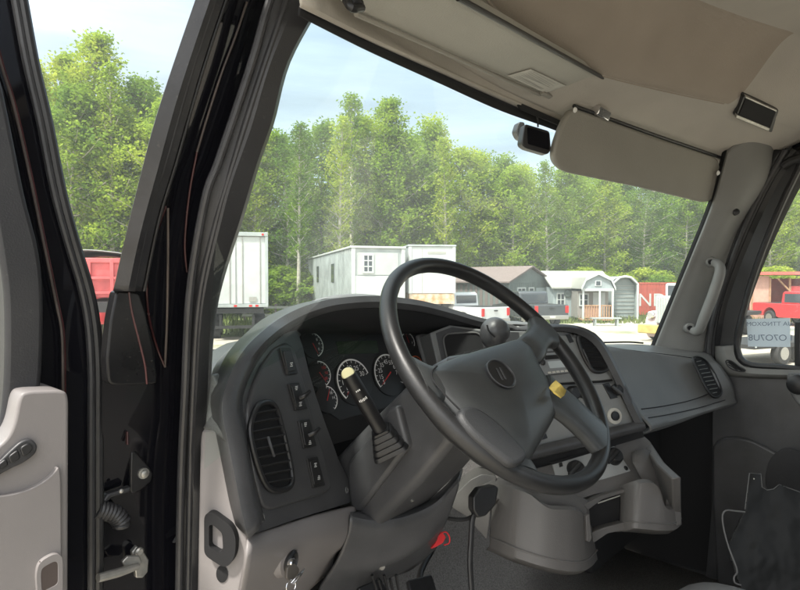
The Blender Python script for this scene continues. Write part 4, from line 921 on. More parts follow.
# ================================================================== PASSENGER DOOR
pd = thing('passenger_door', 'closed passenger door with dark grey lower panel and a large side window', 'door', (.93, -.4, .95))
XD = .905
wf = crv([X(p, XD) for p in ((812, 135), (800, 166), (786, 195), (770, 232), (754, 275), (744, 310), (738, 335), (737.5, 348), (740, 358), (746, 363), (756, 365.5), (775, 366.5))], 40)
hole = wf + [V((XD, -.84, wf[-1].z)), V((XD, -.88, wf[-1].z + .04)), V((XD, -.88, 2.33)), V((XD, -.84, 2.37)), V((XD, wf[0].y - .05, 2.37))]
of = crv([X(p, XD) for p in ((792, 135), (776, 172), (756, 215), (738, 260), (725, 300), (717, 335), (714, 352), (713, 372))], 20)
outer = [V((XD, of[-1].y, 1.0)), V((XD, -.95, 1.0)), V((XD, -.95, 2.43)), V((XD, of[0].y, 2.43))] + of
plate('door_shell', outer, hole, V((.045, 0, 0)), BLACK, pd, bevel=.004)
mk('window_glass', [p + V((.02, 0, 0)) for p in hole], [list(range(len(hole)))], GLASS2, pd, smooth=False)
tube('window_seal', [p + V((-.004, 0, 0)) for p in hole + [hole[0]]], .010, RUB, pd, k=8)
PDp = PL((XD - .012, 0, 0), (-1, 0, 0))
dp = slab('inner_panel', [(717, 347), (732.5, 345), (733, 355), (737, 364), (746, 370), (760, 372.5), (800, 374), (960, 377), (960, 640), (700, 640), (712, 505), (712, 420), (716, 372)], PDp, .045, DARK, pd, r=.010, off=0, bevel=.006)
loft('sill_cap', [[PDp.at(p, .006) for p in ((715, 346), (716, 360), (722, 372), (740, 377), (800, 379), (900, 381))], [PDp.at(p, .016) for p in ((725, 346), (726, 358), (732, 367), (748, 373), (800, 375), (900, 377))], [PDp.at(p, .004) for p in ((733, 345), (734, 355), (739, 363.5), (752, 368.5), (800, 370.5), (900, 372))], [PDp.at(p, -.02) for p in ((734, 344), (735, 354), (740, 362.5), (752, 367.5), (800, 369.5), (900, 371))]], PILL, pd, n=30)
vent([(726, 361), (731, 361), (738, 366), (745, 370), (742, 371.5), (734, 370), (728, 366)], PDp, 3, .55, pd, off=.016, r=.0022)
PDb = PL((XD - .03, 0, 0), (-1, 0, 0))
slab('lower_pocket', [(712, 445), (722, 438), (735, 437), (752, 440), (775, 452), (800, 466), (960, 530), (960, 640), (720, 640), (712, 500)], PDb, .03, DARK, pd, r=.02, bevel=.008)
slab('arch_recess', [(765, 480), (768, 462), (776, 452), (788, 448), (800, 452), (830, 470), (830, 520), (775, 520)], PDb, .003, PTRIM, pd, r=.02, off=.002, bevel=.001)
slab('armrest', [(786, 373), (960, 380), (960, 440), (830, 425), (797, 405), (788, 390)], PDp, .05, MID, pd, r=.012, off=.03, bevel=.010)
lathe('window_knob', PDp.at((799, 384), .05), (-1, 0, 0), [(.03, 0), (.03, .02), (.02, .026)], BLACK, pd, k=20)
tube('window_divider', [X((798, 368), XD + .01), X((797.5, 345), XD + .01), X((798, 322), XD + .01)], .009, BLACK, pd, n=8)
# paper sign in the side window
PS = PL((XD + .012, 0, 0), (-1, 0, 0))
sg = thing('paper_sign', 'pale blue paper sign with mirrored handwriting taped inside the right side window', 'sign', PS.at((770, 345)))
sg.location = PS.at((770, 345)); ORG[sg] = V(sg.location)
PAPER = mat('pale_blue_paper', (.62, .66, .70), .8)
_t = PAPER.node_tree; _o = [n for n in _t.nodes if n.type == 'OUTPUT_MATERIAL'][0]; _tl = nd(_t, 'ShaderNodeBsdfTranslucent'); _tl.inputs[0].default_value = (.74, .80, .85, 1)
_ms = nd(_t, 'ShaderNodeMixShader'); _ms.inputs[0].default_value = .6; _t.links.new(_t.nodes['Principled BSDF'].outputs[0], _ms.inputs[1]); _t.links.new(_tl.outputs[0], _ms.inputs[2]); _t.links.new(_ms.outputs[0], _o.inputs[0])
slab('sheet', [(746.5, 319), (790, 318), (790.5, 347), (748, 346.5)], PS, .0012, PAPER, sg, bevel=0)
INK = mat('blue_grey_ink', (.20, .24, .31), .7)
ex = (PS.at((788, 333)) - PS.at((748, 333))).normalized(); ey = V((0, 0, 1))
text('handwriting', 'UA TTNOXOM', PS.at((769, 324), .0012), -ex, ey, .019, INK, sg, -.0004)
text('handwriting', 'I O7O7U8', PS.at((770, 338), .0012), -ex, ey, .028, INK, sg, -.0004)

# ================================================================== LOOSE THINGS ON THE RIGHT
PBk = PL(D((770, 540), 1.42), (-.62, -.62, .48))
from mathutils import noise as mnz
ts = thing('plastic_sheet', 'torn scuffed black plastic trim panel leaning beside the passenger seat', 'trim panel', PBk.at((765, 590)))
sh = [(749.5, 473), (761, 474), (762, 487), (767, 490), (773.5, 489), (779, 484.5), (800, 492), (860, 512), (900, 640), (742, 640), (738, 600), (740, 585), (736, 576), (727, 546), (735, 530), (745, 509)]
def inpoly(x, y, P):
    r = False
    for i in range(len(P)):
        (x0, y0), (x1, y1) = P[i - 1], P[i]
        if (y0 > y) != (y1 > y) and x < x0 + (x1 - x0) * (y - y0) / (y1 - y0): r = not r
    return r
v, f, ix = [], [], {}; ST = 1.1
for a in range(160):
    for b in range(160):
        x, y = 720 + a * ST, 470 + b * ST
        if inpoly(x + ST / 2, y + ST / 2, sh):
            q = []
            for da, db_ in ((0, 0), (1, 0), (1, 1), (0, 1)):
                k = (a + da, b + db_)
                if k not in ix:
                    px_, py_ = 720 + k[0] * ST, 470 + k[1] * ST; nz_ = mnz.noise(V((px_ * .045, py_ * .03, 3))) * .006 + mnz.noise(V((px_ * .13, py_ * .11, 7))) * .001
                    ix[k] = len(v); v.append(PBk.at((px_ + .5 * mnz.noise(V((px_ * .4, py_ * .4, 1))), py_ + .5 * mnz.noise(V((px_ * .4, py_ * .4, 5)))), nz_))
                q.append(ix[k])
            f.append(q)
mk('panel', v, f, DIRTB, ts, solid=.004, angle=70)
tube('torn_edge', [PBk.at(p, .004) for p in ((745, 509), (749.5, 473), (761, 474), (762, 487), (767, 490), (773.5, 489), (779, 484.5), (800, 492), (830, 502))], .0010, MID, ts)
for p in ((754, 479), (751, 492)): lathe('rivet_hole', PBk.at(p, .002), PBk.n, [(.003, 0), (.002, .001)], LABEL, ts, k=8)
tube('edge_wire', [PBk.at(p, .01) for p in ((745, 512), (735, 511), (726, 510.5), (722.5, 516), (724, 530), (729, 548), (737, 570), (734, 577), (735, 583), (741, 585))], .0020, MID, ts, n=50)
stt = thing('passenger_seat', 'grey vinyl passenger seat cushion at the bottom edge of the cab', 'seat', D((692, 610), 1.25))
qc = D((694, 633), 1.25)
v = []; f = []
for j in range(12):
    for i in range(24):
        a = 2 * math.pi * i / 24; t = (j / 11) * math.pi / 2; r_ = math.cos(t) ** .35 if j < 11 else .0
        ca, sa = math.cos(a), math.sin(a); ca = math.copysign(abs(ca) ** .5, ca); sa = math.copysign(abs(sa) ** .5, sa)
        v.append(qc + V((.25 * ca * r_, .23 * sa * r_ - .12, -.12 + .18 * math.sin(t))))
for j in range(11):
    for i in range(24): f.append([j * 24 + i, j * 24 + (i + 1) % 24, (j + 1) * 24 + (i + 1) % 24, (j + 1) * 24 + i])
mk('cushion', v, f, SEATM, stt, angle=60)
box('seat_base', qc + V((0, -.12, -.28)), (.42, .4, .34), MATTE, stt, bevel=.02)
# ================================================================== THE YARD OUTSIDE
GZ = -0.4; HZN = 281.0
FH = V((math.sin(YAW), math.cos(YAW), 0))
def G(px, d, z=GZ): p = CAM + FH * d + RT * ((px - 400) / FPX * d); p.z = z; return p
def hz(py, d): return CAM.z - (py - HZN) / FPX * d - GZ         # height above the ground of a point seen at py, d metres off
def pw(a, b, d): return (b - a) / FPX * d
WHT = mat('white_sheet_metal', (.47, .49, .48), .5, noise=.10, nscale=1.5, bump=.1, bscale=4)
WHT2 = mat('weathered_white_siding', (.33, .36, .355), .6, noise=.22, nscale=1.2, detail=8)
GREYS = mat('grey_blue_siding', (.30, .34, .35), .7, noise=.1, nscale=2)
GRN = mat('dark_green_grey_siding', (.12, .145, .135), .75, noise=.15, nscale=2)
BROOF = mat('brown_shingle', (.16, .125, .115), .85, noise=.2, nscale=12)
GROOF = mat('grey_metal_roof', (.34, .34, .31), .5, noise=.08, nscale=3)
REDB = mat('red_corrugated_metal', (.38, .075, .05), .55, noise=.18, nscale=2.5, detail=8)
REDV = mat('red_vehicle_paint', (.52, .04, .045), .25, coat=.6, noise=.1, nscale=3)
REDF = mat('faded_red_paint', (.50, .10, .10), .5, noise=.18, nscale=3, detail=8)
RUST = mat('rusty_skirt', (.62, .56, .45), .8, nscale=3.5, col2=(.45, .20, .07), detail=8)
WOOD = mat('raw_wood', (.36, .21, .12), .8, noise=.25, nscale=6)
PLY = mat('pinkish_plywood', (.50, .30, .23), .8, noise=.12, nscale=4)
WIN = mat('window_glass_dark', (.05, .06, .07), .08, spec=.8)
WPAINT = mat('white_vehicle_paint', (.5, .51, .51), .25, coat=.6)
DGREY = mat('dark_grey_vehicle_paint', (.05, .055, .06), .25, coat=.6)
TYRE = mat('tyre_rubber', (.02, .02, .02), .8)
CHAS = mat('chassis_black', (.02, .02, .02), .6)
LAMPR = mat('tail_lamp_red', (.5, .02, .02), .25)
YPAINT = mat('yellow_paint', (.40, .31, .10), .5, noise=.25, nscale=4)
BARK = mat('pale_bark', (.40, .37, .31), .9, noise=.35, nscale=4, bump=.6, bscale=12)
# ground
def gmat():
    m = bpy.data.materials.new('pale_gravel_with_grass'); m.use_nodes = True; t = m.node_tree; b = t.nodes['Principled BSDF']; b.inputs['Roughness'].default_value = .95
    g = nd(t, 'ShaderNodeTexCoord')
    a = nd(t, 'ShaderNodeTexNoise'); a.inputs['Scale'].default_value = .16; a.inputs['Detail'].default_value = 8; a.inputs['Roughness'].default_value = .62
    c = nd(t, 'ShaderNodeTexNoise'); c.inputs['Scale'].default_value = 9; c.inputs['Detail'].default_value = 6
    r1_ = nd(t, 'ShaderNodeValToRGB'); r1_.color_ramp.elements[0].color = (.30, .265, .21, 1); r1_.color_ramp.elements[1].color = (.50, .46, .385, 1)
    r2_ = nd(t, 'ShaderNodeValToRGB'); r2_.color_ramp.elements[0].color = (.07, .10, .03, 1); r2_.color_ramp.elements[1].color = (.16, .19, .07, 1)
    f_ = nd(t, 'ShaderNodeValToRGB'); f_.color_ramp.elements[0].position = .57; f_.color_ramp.elements[1].position = .70
    x = nd(t, 'ShaderNodeMix', data_type='RGBA'); l = t.links.new
    for q in (a, c): l(g.outputs['Object'], q.inputs['Vector'])
    l(c.outputs['Fac'], r1_.inputs['Fac']); l(c.outputs['Fac'], r2_.inputs['Fac']); l(a.outputs['Fac'], f_.inputs['Fac'])
    l(f_.outputs['Color'], x.inputs[0]); l(r1_.outputs['Color'], x.inputs[6]); l(r2_.outputs['Color'], x.inputs[7]); l(x.outputs[2], b.inputs['Base Color'])
    bp = nd(t, 'ShaderNodeBump'); bp.inputs['Strength'].default_value = .6; bp.inputs['Distance'].default_value = .05; l(c.outputs['Fac'], bp.inputs['Height']); l(bp.outputs[0], b.inputs['Normal'])
    return m
gr = mk('ground', [V((-500, -500, GZ)), V((500, -500, GZ)), V((500, 500, GZ)), V((-500, 500, GZ))], [[0, 1, 2, 3]], gmat(), smooth=False, loc=V((0, 0, 0))); gr['kind'] = 'structure'
GRASSM = mat('spring_grass', (.075, .105, .025), .9, nscale=.6, col2=(.15, .18, .05))
def strip(name, pts, z):
    o = mk(name, [V((p.x, p.y, GZ + z)) for p in pts], [list(range(len(pts)))], GRASSM, smooth=False, loc=V((0, 0, 0))); o['kind'] = 'structure'
strip('grass_verge', [G(100, 25), G(300, 25.5), G(330, 27), G(460, 33), G(560, 33), G(640, 36), G(720, 36), G(860, 36), G(900, 70), G(400, 90), G(0, 70)], .006)

# ---- trees
def leaf_mat():
    m = bpy.data.materials.new('spring_foliage'); m.use_nodes = True; t = m.node_tree; t.nodes.clear(); l = t.links.new
    o = nd(t, 'ShaderNodeOutputMaterial'); d = nd(t, 'ShaderNodeBsdfDiffuse'); tr_ = nd(t, 'ShaderNodeBsdfTranslucent'); mx_ = nd(t, 'ShaderNodeMixShader'); mx_.inputs[0].default_value = .55
    g = nd(t, 'ShaderNodeTexCoord'); n = nd(t, 'ShaderNodeTexNoise'); n.inputs['Scale'].default_value = .55; n.inputs['Detail'].default_value = 5
    oi = nd(t, 'ShaderNodeObjectInfo'); ad = nd(t, 'ShaderNodeMath', operation='ADD'); mu = nd(t, 'ShaderNodeMath', operation='MULTIPLY_ADD'); mu.inputs[1].default_value = .40; mu.inputs[2].default_value = -.20
    r = nd(t, 'ShaderNodeValToRGB'); e = r.color_ramp.elements; e[0].position = .25; e[0].color = (.125, .225, .035, 1); e[1].position = .8; e[1].color = (.44, .50, .07, 1)
    q = e.new(.52); q.color = (.275, .385, .048, 1)
    l(g.outputs['Object'], n.inputs['Vector']); l(oi.outputs['Random'], mu.inputs[0]); l(n.outputs['Fac'], ad.inputs[0]); l(mu.outputs[0], ad.inputs[1]); l(ad.outputs[0], r.inputs['Fac'])
    l(r.outputs['Color'], d.inputs[0]); l(r.outputs['Color'], tr_.inputs[0]); l(d.outputs[0], mx_.inputs[1]); l(tr_.outputs[0], mx_.inputs[2]); l(mx_.outputs[0], o.inputs['Surface'])
    return m
LEAF = leaf_mat()
def leaves(vs, fs, c, n, sp, size, rnd_):
    for _ in range(n):
        p = c + V([max(-1.7, min(1.7, rnd_.gauss(0, 1))) * sp for _k in range(2)] + [max(-1.7, min(1.7, rnd_.gauss(0, 1))) * sp * .75])
        a = V((rnd_.uniform(-1, 1), rnd_.uniform(-1, 1), rnd_.uniform(-.6, .6))).normalized(); b = a.cross(V((rnd_.uniform(-1, 1), rnd_.uniform(-1, 1), rnd_.uniform(-1, 1)))).normalized()
        s = size * rnd_.uniform(.55, 1.3); i = len(vs)
        vs += [p - a * s, p - b * s * .55 + a * s * .1, p + a * s, p + b * s * .55 + a * s * .1]; fs.append([i, i + 1, i + 2, i + 3])
def make_tree(seed, H, Rr, base, nb, shape, ncl, nl, size, name='leafy_tree'):
    """unit tree: returns (trunk data, crown data)"""
    rn = random.Random(seed); tb = MB(); vs = []; fs = []
    top = V((rn.uniform(-.5, .5), rn.uniform(-.5, .5), H)); mid = V((rn.uniform(-.3, .3), rn.uniform(-.3, .3), H * .5))
    path = crv([V((0, 0, -.1)), mid, top], 14); r0 = H * .0115
    tb.tube(path, [r0 * (1 - i / 14.5) + .02 for i in range(14)], 7)
    for k in range(nb):
        t = base + (1 - base) * ((k + rn.random()) / nb) ** .9; i = min(12, int(t * 13)); p = path[i].lerp(path[i + 1], t * 13 - i)
        u = (t - base) / (1 - base)
        prof_ = {'poplar': (.45 + .75 * u) * (1 - u) ** .55 * 1.25, 'round': math.sin(math.pi * min(1, u * .85 + .15)) ** .7, 'cone': (1 - u) ** .8 + .08}[shape]
        ln = Rr * max(.16, prof_) * rn.uniform(.7, 1.18); a = k * 2.4 + rn.uniform(-.5, .5); rise = {'poplar': .95, 'round': .45, 'cone': .25}[shape] * rn.uniform(.6, 1.3)
        d = V((math.cos(a), math.sin(a), rise)).normalized(); e = p + d * ln; m_ = p.lerp(e, .5) + V((0, 0, -.06 * ln))
        bp = crv([p, m_, e], 6); rb = max(.02, r0 * .42 * (1 - t * .8)); tb.tube(bp, [rb * (1 - q / 6.5) + .008 for q in range(6)], 5)
        for c in range(ncl):
            s = .30 + .75 * (c + rn.random()) / ncl; q = p.lerp(e, s) + V((rn.gauss(0, .22), rn.gauss(0, .22), rn.gauss(0, .2))) * (Rr * .22)
            leaves(vs, fs, q, nl, Rr * .105 * rn.uniform(.7, 1.3), size, rn)
    leaves(vs, fs, top, nl, Rr * .12, size, rn)
    return (tb.v, tb.f), (vs, fs)
TM = []
for sd_, H, Rr, ba, nb, sh, nc, nl, sz in ((1, 18, 3.0, .20, 76, 'poplar', 5, 30, .13), (2, 17, 4.0, .16, 70, 'round', 6, 34, .135), (3, 16, 3.6, .12, 68, 'round', 6, 34, .135), (4, 19, 2.4, .28, 58, 'poplar', 5, 17, .13), (5, 15, 4.2, .08, 72, 'cone', 6, 36, .135), (6, 14, 3.8, .08, 66, 'round', 6, 34, .135), (7, 3.2, 1.9, .04, 30, 'round', 5, 60, .10)):
    (tv, tf), (cv, cf) = make_tree(sd_, H, Rr, ba, nb, sh, nc, nl, sz)
    r_ = bpy.data.objects.new('leafy_tree' if sd_ < 7 else 'shrub', None); ORG[r_] = V((0, 0, 0))
    t_ = mk('trunk', tv, tf, BARK, r_, angle=80); c_ = mk('crown', cv, cf, LEAF, r_, smooth=False, recalc=False)
    TM.append((r_, t_, c_, H, [False]))
rt_ = random.Random(11)
def plant(k, loc, H, label, cat, group, wide=1.0):
    r0_, t0, c0_, h0, used = TM[k]
    if not used[0]: r, used[0] = r0_, True; COL.objects.link(r)
    else:
        r = r0_.copy(); COL.objects.link(r)
        for ch in (t0, c0_): c = ch.copy(); COL.objects.link(c); c.parent = r
    s = H / h0; r.location = loc; r.scale = (s * wide, s * wide, s); r.rotation_euler = (0, 0, rt_.uniform(0, 6.28)); tag(r, label, cat, group)
spec = [(62, 62, 40, 0, 'tall pale green poplar standing left of the gap beside the open door'), (92, 40, 38, 0, 'tallest yellow green poplar seen through the gap beside the open door'), (136, 84, 40, 1, 'broad leafy tree right of the tallest poplar in the door gap'),
        (352, 96, 44, 3, 'tall thin poplar rising above the white office trailer'), (384, 104, 45, 0, 'second tall poplar whose top breaks the sky above the office trailers'), (430, 128, 48, 4, 'dark green conical tree behind the second white trailer'), (285, 138, 42, 1, 'rounded tree between the white box trailer and the office trailer'),
        (306, 132, 45, 3, 'thin poplar with pale bare stems left of the office trailer'), (482, 156, 50, 2, 'round bright tree above the brown roofed barn'), (255, 120, 41, 0, 'poplar just right of the black door pillar above the box trailer'), (525, 168, 52, 1, 'broad tree behind the barn below the dash camera')]
for px, ty, d, k, lab in spec: plant(k, G(px, d), hz(ty, d), lab, 'tree', 'trees along the wood edge')
row = [(-10, 90, 43, 1), (20, 75, 45, 2), (48, 70, 37, 3), (75, 95, 36, 5), (112, 72, 36, 3), (118, 105, 37, 2), (150, 92, 43, 2), (168, 110, 37, 5), (195, 120, 44, 4), (222, 135, 41, 1), (240, 130, 45, 2), (270, 140, 46, 5), (298, 128, 39, 3), (322, 128, 48, 2), (338, 120, 41, 3), (366, 120, 47, 1), (398, 135, 46, 5), (412, 140, 50, 2), (446, 142, 44, 3), (462, 155, 49, 5), (500, 163, 51, 4), (514, 172, 48, 5), (548, 164, 47, 3), (566, 172, 50, 5), (585, 168, 54, 1), (605, 176, 51, 2), (624, 170, 55, 4), (645, 182, 52, 1), (664, 178, 56, 5), (685, 185, 53, 2), (705, 170, 55, 1), (728, 172, 52, 5), (750, 165, 56, 2), (772, 172, 53, 1), (795, 160, 56, 5), (815, 168, 54, 2), (840, 160, 57, 1), (870, 165, 55, 4)]
for px, ty, d, k in row: plant(k, G(px, d), hz(ty, d), 'leafy spring tree standing in the line of the wood edge', 'tree', 'wood edge trees that look alike')
for i in range(34):
    px = -30 + i * 27 + rt_.uniform(-8, 8); plant(rt_.choice((1, 2, 4, 5)), G(px, 58 + rt_.uniform(0, 9)), rt_.uniform(9.5, 12) + (2 if px < 400 else 0), 'leafy tree half hidden in the second row of the wood', 'tree', 'second row trees of the wood')
for i in range(26):
    px = -60 - i * 22 + rt_.uniform(-8, 8); d = 40 + rt_.uniform(0, 14); plant(rt_.choice((0, 1, 2, 4, 5)), G(px, d), rt_.uniform(12, 16), 'leafy spring tree standing in the line of the wood edge', 'tree', 'wood edge trees that look alike')
for i in range(44):
    px = -20 + i * 20.5 + rt_.uniform(-8, 8); d = (34 if px < 240 else 38 if px < 330 else 43) + rt_.uniform(0, 3); plant(6, G(px, d + 2), rt_.uniform(1.8, 3.3), 'low leafy shrub at the foot of the wood edge', 'shrub', 'shrubs at the foot of the wood', 1.3)
# far mass of the wood
wv = []; wf_ = []; rw_ = random.Random(5)
for i in range(1500):
    px = rw_.uniform(-60, 900); d = rw_.uniform(66, 80); p = G(px, d); p.z = GZ + rw_.uniform(.3, 9.5); leaves(wv, wf_, p, 34, .9, .24, rw_)
wd = mk('distant_wood', wv, wf_, LEAF, smooth=False, recalc=False, loc=V((0, 0, 0))); tag(wd, 'dense far mass of green wood behind the tree line', 'wood', None, 'stuff')
# weeds and grass tufts
gv = []; gf = []; rg = random.Random(9)
for i in range(9000):
    px = rg.uniform(60, 860); d = rg.uniform(25.5 if px < 320 else 33, 42) ; p = G(px, d); h = rg.uniform(.12, .45); a = rg.uniform(0, 6.28); b = V((math.cos(a), math.sin(a), 0)) * .05; n = len(gv)
    gv += [p - b, p + b, p + V((rg.gauss(0, .08), rg.gauss(0, .08), h))]; gf.append([n, n + 1, n + 2])
gt = mk('grass_tufts', gv, gf, GRASSM, smooth=False, recalc=False, loc=V((0, 0, 0))); tag(gt, 'ragged spring grass growing along the yard edge', 'grass', None, 'stuff')

# ---- buildings and trailers: local x right, y away from the camera, z up
def root(name, label, cat, px, d, delta=0, group=None): return thing(name, label, cat, G(px, d), group, -YAW + rad(delta))
def bx(name, x0, x1, y0, y1, z0, z1, m, parent, bevel=0, **kw): return box(name, ((x0 + x1) / 2, (y0 + y1) / 2, (z0 + z1) / 2), (x1 - x0, y1 - y0, z1 - z0), m, parent, bevel=bevel, **kw)
def wheel(parent, c, r, w_, axis=V((1, 0, 0)), rim=True):
    o = lathe('wheel', V(c), axis, [(r * .6, -w_ / 2), (r * .93, -w_ / 2), (r, -w_ * .35), (r, w_ * .35), (r * .93, w_ / 2), (r * .6, w_ / 2)], TYRE, parent, k=24)
    if rim: lathe('hub', V(c), axis, [(r * .58, -w_ / 2 - .01), (r * .55, -w_ * .4), (r * .55, w_ * .4), (r * .58, w_ / 2 + .01)], STEEL, o, k=18)
    return o
def window(parent, x, z, w_, h, y=-.03, nx=2, nz=3, fm=WHT, gm=WIN):
    m = MB(); b = .05
    for a in range(nx + 1): m.box((x - w_ / 2 + w_ * a / nx, y, z), (b if 0 < a < nx else b * 1.6, .05, h + b))
    for a in range(nz + 1): m.box((x, y - .004, z - h / 2 + h * a / nz), (w_ + b * 1.2, .05, b if 0 < a < nz else b * 1.6))
    f_ = m.build('window', fm, parent, smooth=False); bx('pane', x - w_ / 2, x + w_ / 2, y + .005, y + .02, z - h / 2, z + h / 2, gm, f_); return f_
def ribs(parent, x0, x1, y, z0, z1, n, m, name='corrugation', dp=.03, along='x', xx=0):
    b = MB()
    for i in range(n):
        t = x0 + (x1 - x0) * (i + .5) / n; w_ = (x1 - x0) / n * .5
        b.box((t, y, (z0 + z1) / 2) if along == 'x' else (y, t, (z0 + z1) / 2), (w_, dp, z1 - z0) if along == 'x' else (dp, w_, z1 - z0))
    return b.build(name, m, parent, smooth=False)
# white box trailer seen from behind
t = root('box_trailer', 'white box trailer with closed rear doors beside the black door pillar', 'trailer', 268, 24, 14)
z0, z1 = hz(307, 24), hz(232.5, 24)
bx('body', -2.55, 0, .06, 12, z0, z1, WHT, t, bevel=.03)
fr = MB(); fr.box((-.05, .0, (z0 + z1) / 2), (.12, .14, z1 - z0)).box((-2.5, .0, (z0 + z1) / 2), (.12, .14, z1 - z0)).box((-1.275, -.01, z1 - .09), (2.55, .15, .16)).box((-1.275, -.01, z0 + .06), (2.55, .16, .12)); fr.build('rear_frame', WHT2, t, bevel=.012)
for x in (-1.86, -.66): 
    dl = bx('rear_door', x - .57, x + .57, .01, .055, z0 + .14, z1 - .19, WHT, t, bevel=.01)
    for s in (-.35, .35): tube('lock_rod', [V((x + s, -.01, z0 + .1)), V((x + s, -.01, z1 - .2))], .018, STEEL, dl, k=6)
lathe('marker', (-.2, -.09, z1 - .1), (0, -1, 0), [(.05, 0), (.04, .02)], LAMPR, t, k=10)
for x in (-.45, -.7, -1.3): bx('tail_lamp', x - .06, x + .06, -.11, -.08, z0 + .02, z0 + .1, LAMPR, t)
bx('placard', -.75, -.45, -.03, -.015, z0 + .22, z0 + .42, STEEL, t)
ub = MB(); ub.box((-1.27, 1.0, z0 - .15), (2.2, 2.0, .2)).box((-1.27, .1, .55), (2.2, .1, .12)).box((-.6, .15, .8), (.1, .1, .5)).box((-1.9, .15, .8), (.1, .1, .5)); ub.build('undercarriage', CHAS, t)
for x in (-.35, -2.2):
    for y in (1.4, 2.7): wheel(t, (x, y, .5), .5, .5)
# first office trailer
d = 27; t = root('office_trailer', 'long white office trailer with a six pane end window and a grey upper panel', 'trailer', 352, d, 16.5)
w_ = pw(352, 405, d) * 1.03; h = hz(248, d)
bx('body', 0, w_, 0, 18.5, .55, h, WHT2, t, bevel=.03)
bx('roof', -.08, w_ + .08, -.08, 18.6, h, h + .10, WHT, t, bevel=.02)
bx('upper_panel', w_ * .10, w_ * .88, -.03, -.004, h - 1.25, h - .2, mat('pale_grey_panel', (.42, .44, .43), .6, noise=.08, nscale=2), t)
bx('lower_panel', w_ * .06, w_ * .97, -.025, -.003, .7, h - 1.3, WHT, t, bevel=.01)
for x in (.06, w_ - .06): bx('corner_trim', x - .09, x + .09, -.05, .02, .55, h, WHT, t, bevel=.01)
window(t, w_ * .30, h - .72, .46, .82, -.05)
ribs(t, .3, 18.3, -.012, .6, h - .05, 44, WHT2, 'side_cladding', .035, 'y')
for y, ww in ((5, .9), (10.5, .8)):
    f_ = bx('side_window', -.05, -.02, y - ww / 2, y + ww / 2, h - 1.6, h - .6, WIN, t)
ub = MB(); ub.box((w_ / 2, 7.7, .45), (w_ * .8, 15, .2)); 
for y in (.6, 4, 8, 12, 15): ub.box((.4, y, .2), (.4, .4, .4)).box((w_ - .4, y, .2), (.4, .4, .4))
ub.build('undercarriage', CHAS, t)
for y in (6.5, 7.5):
    for x in (.2, w_ - .2): wheel(t, (x, y, .38), .38, .25)
# second office trailer with the rusty skirt
d = 28; t = root('office_trailer', 'white trailer with a rust stained skirt behind the top of the steering wheel', 'trailer', 409, d, 8)
w_ = pw(409, 456, d); h = hz(246.5, d); zk = hz(293.5, d); zb = hz(304, d)
bx('body', 0, w_, 0, 9, zk, h, WHT, t, bevel=.03)
bx('roof', -.06, w_ + .06, -.06, 9.1, h, h + .09, WHT2, t, bevel=.02)
bx('skirt', .02, w_ - .02, .03, 8.9, zb, zk - .01, RUST, t)
for x in (.05, w_ - .05): bx('corner_trim', x - .08, x + .08, -.04, .02, zk, h, WHT, t, bevel=.01)
bx('panel_seam', w_ * .28, w_ * .285 + .02, -.012, .0, zk, h - .1, GROOF, t); bx('vent_strip', w_ * .4, w_ * .8, -.02, 0, h - .35, h - .24, GROOF, t)
ribs(t, .3, 8.8, -.012, zk + .05, h - .05, 26, mat('grey_side_cladding', (.33, .36, .36), .6), 'side_cladding', .03, 'y')
ub = MB()
for y in (.5, 4, 8): ub.box((.4, y, zb / 2), (.3, .3, zb)).box((w_ - .4, y, zb / 2), (.3, .3, zb))
ub.build('support', CHAS, t)
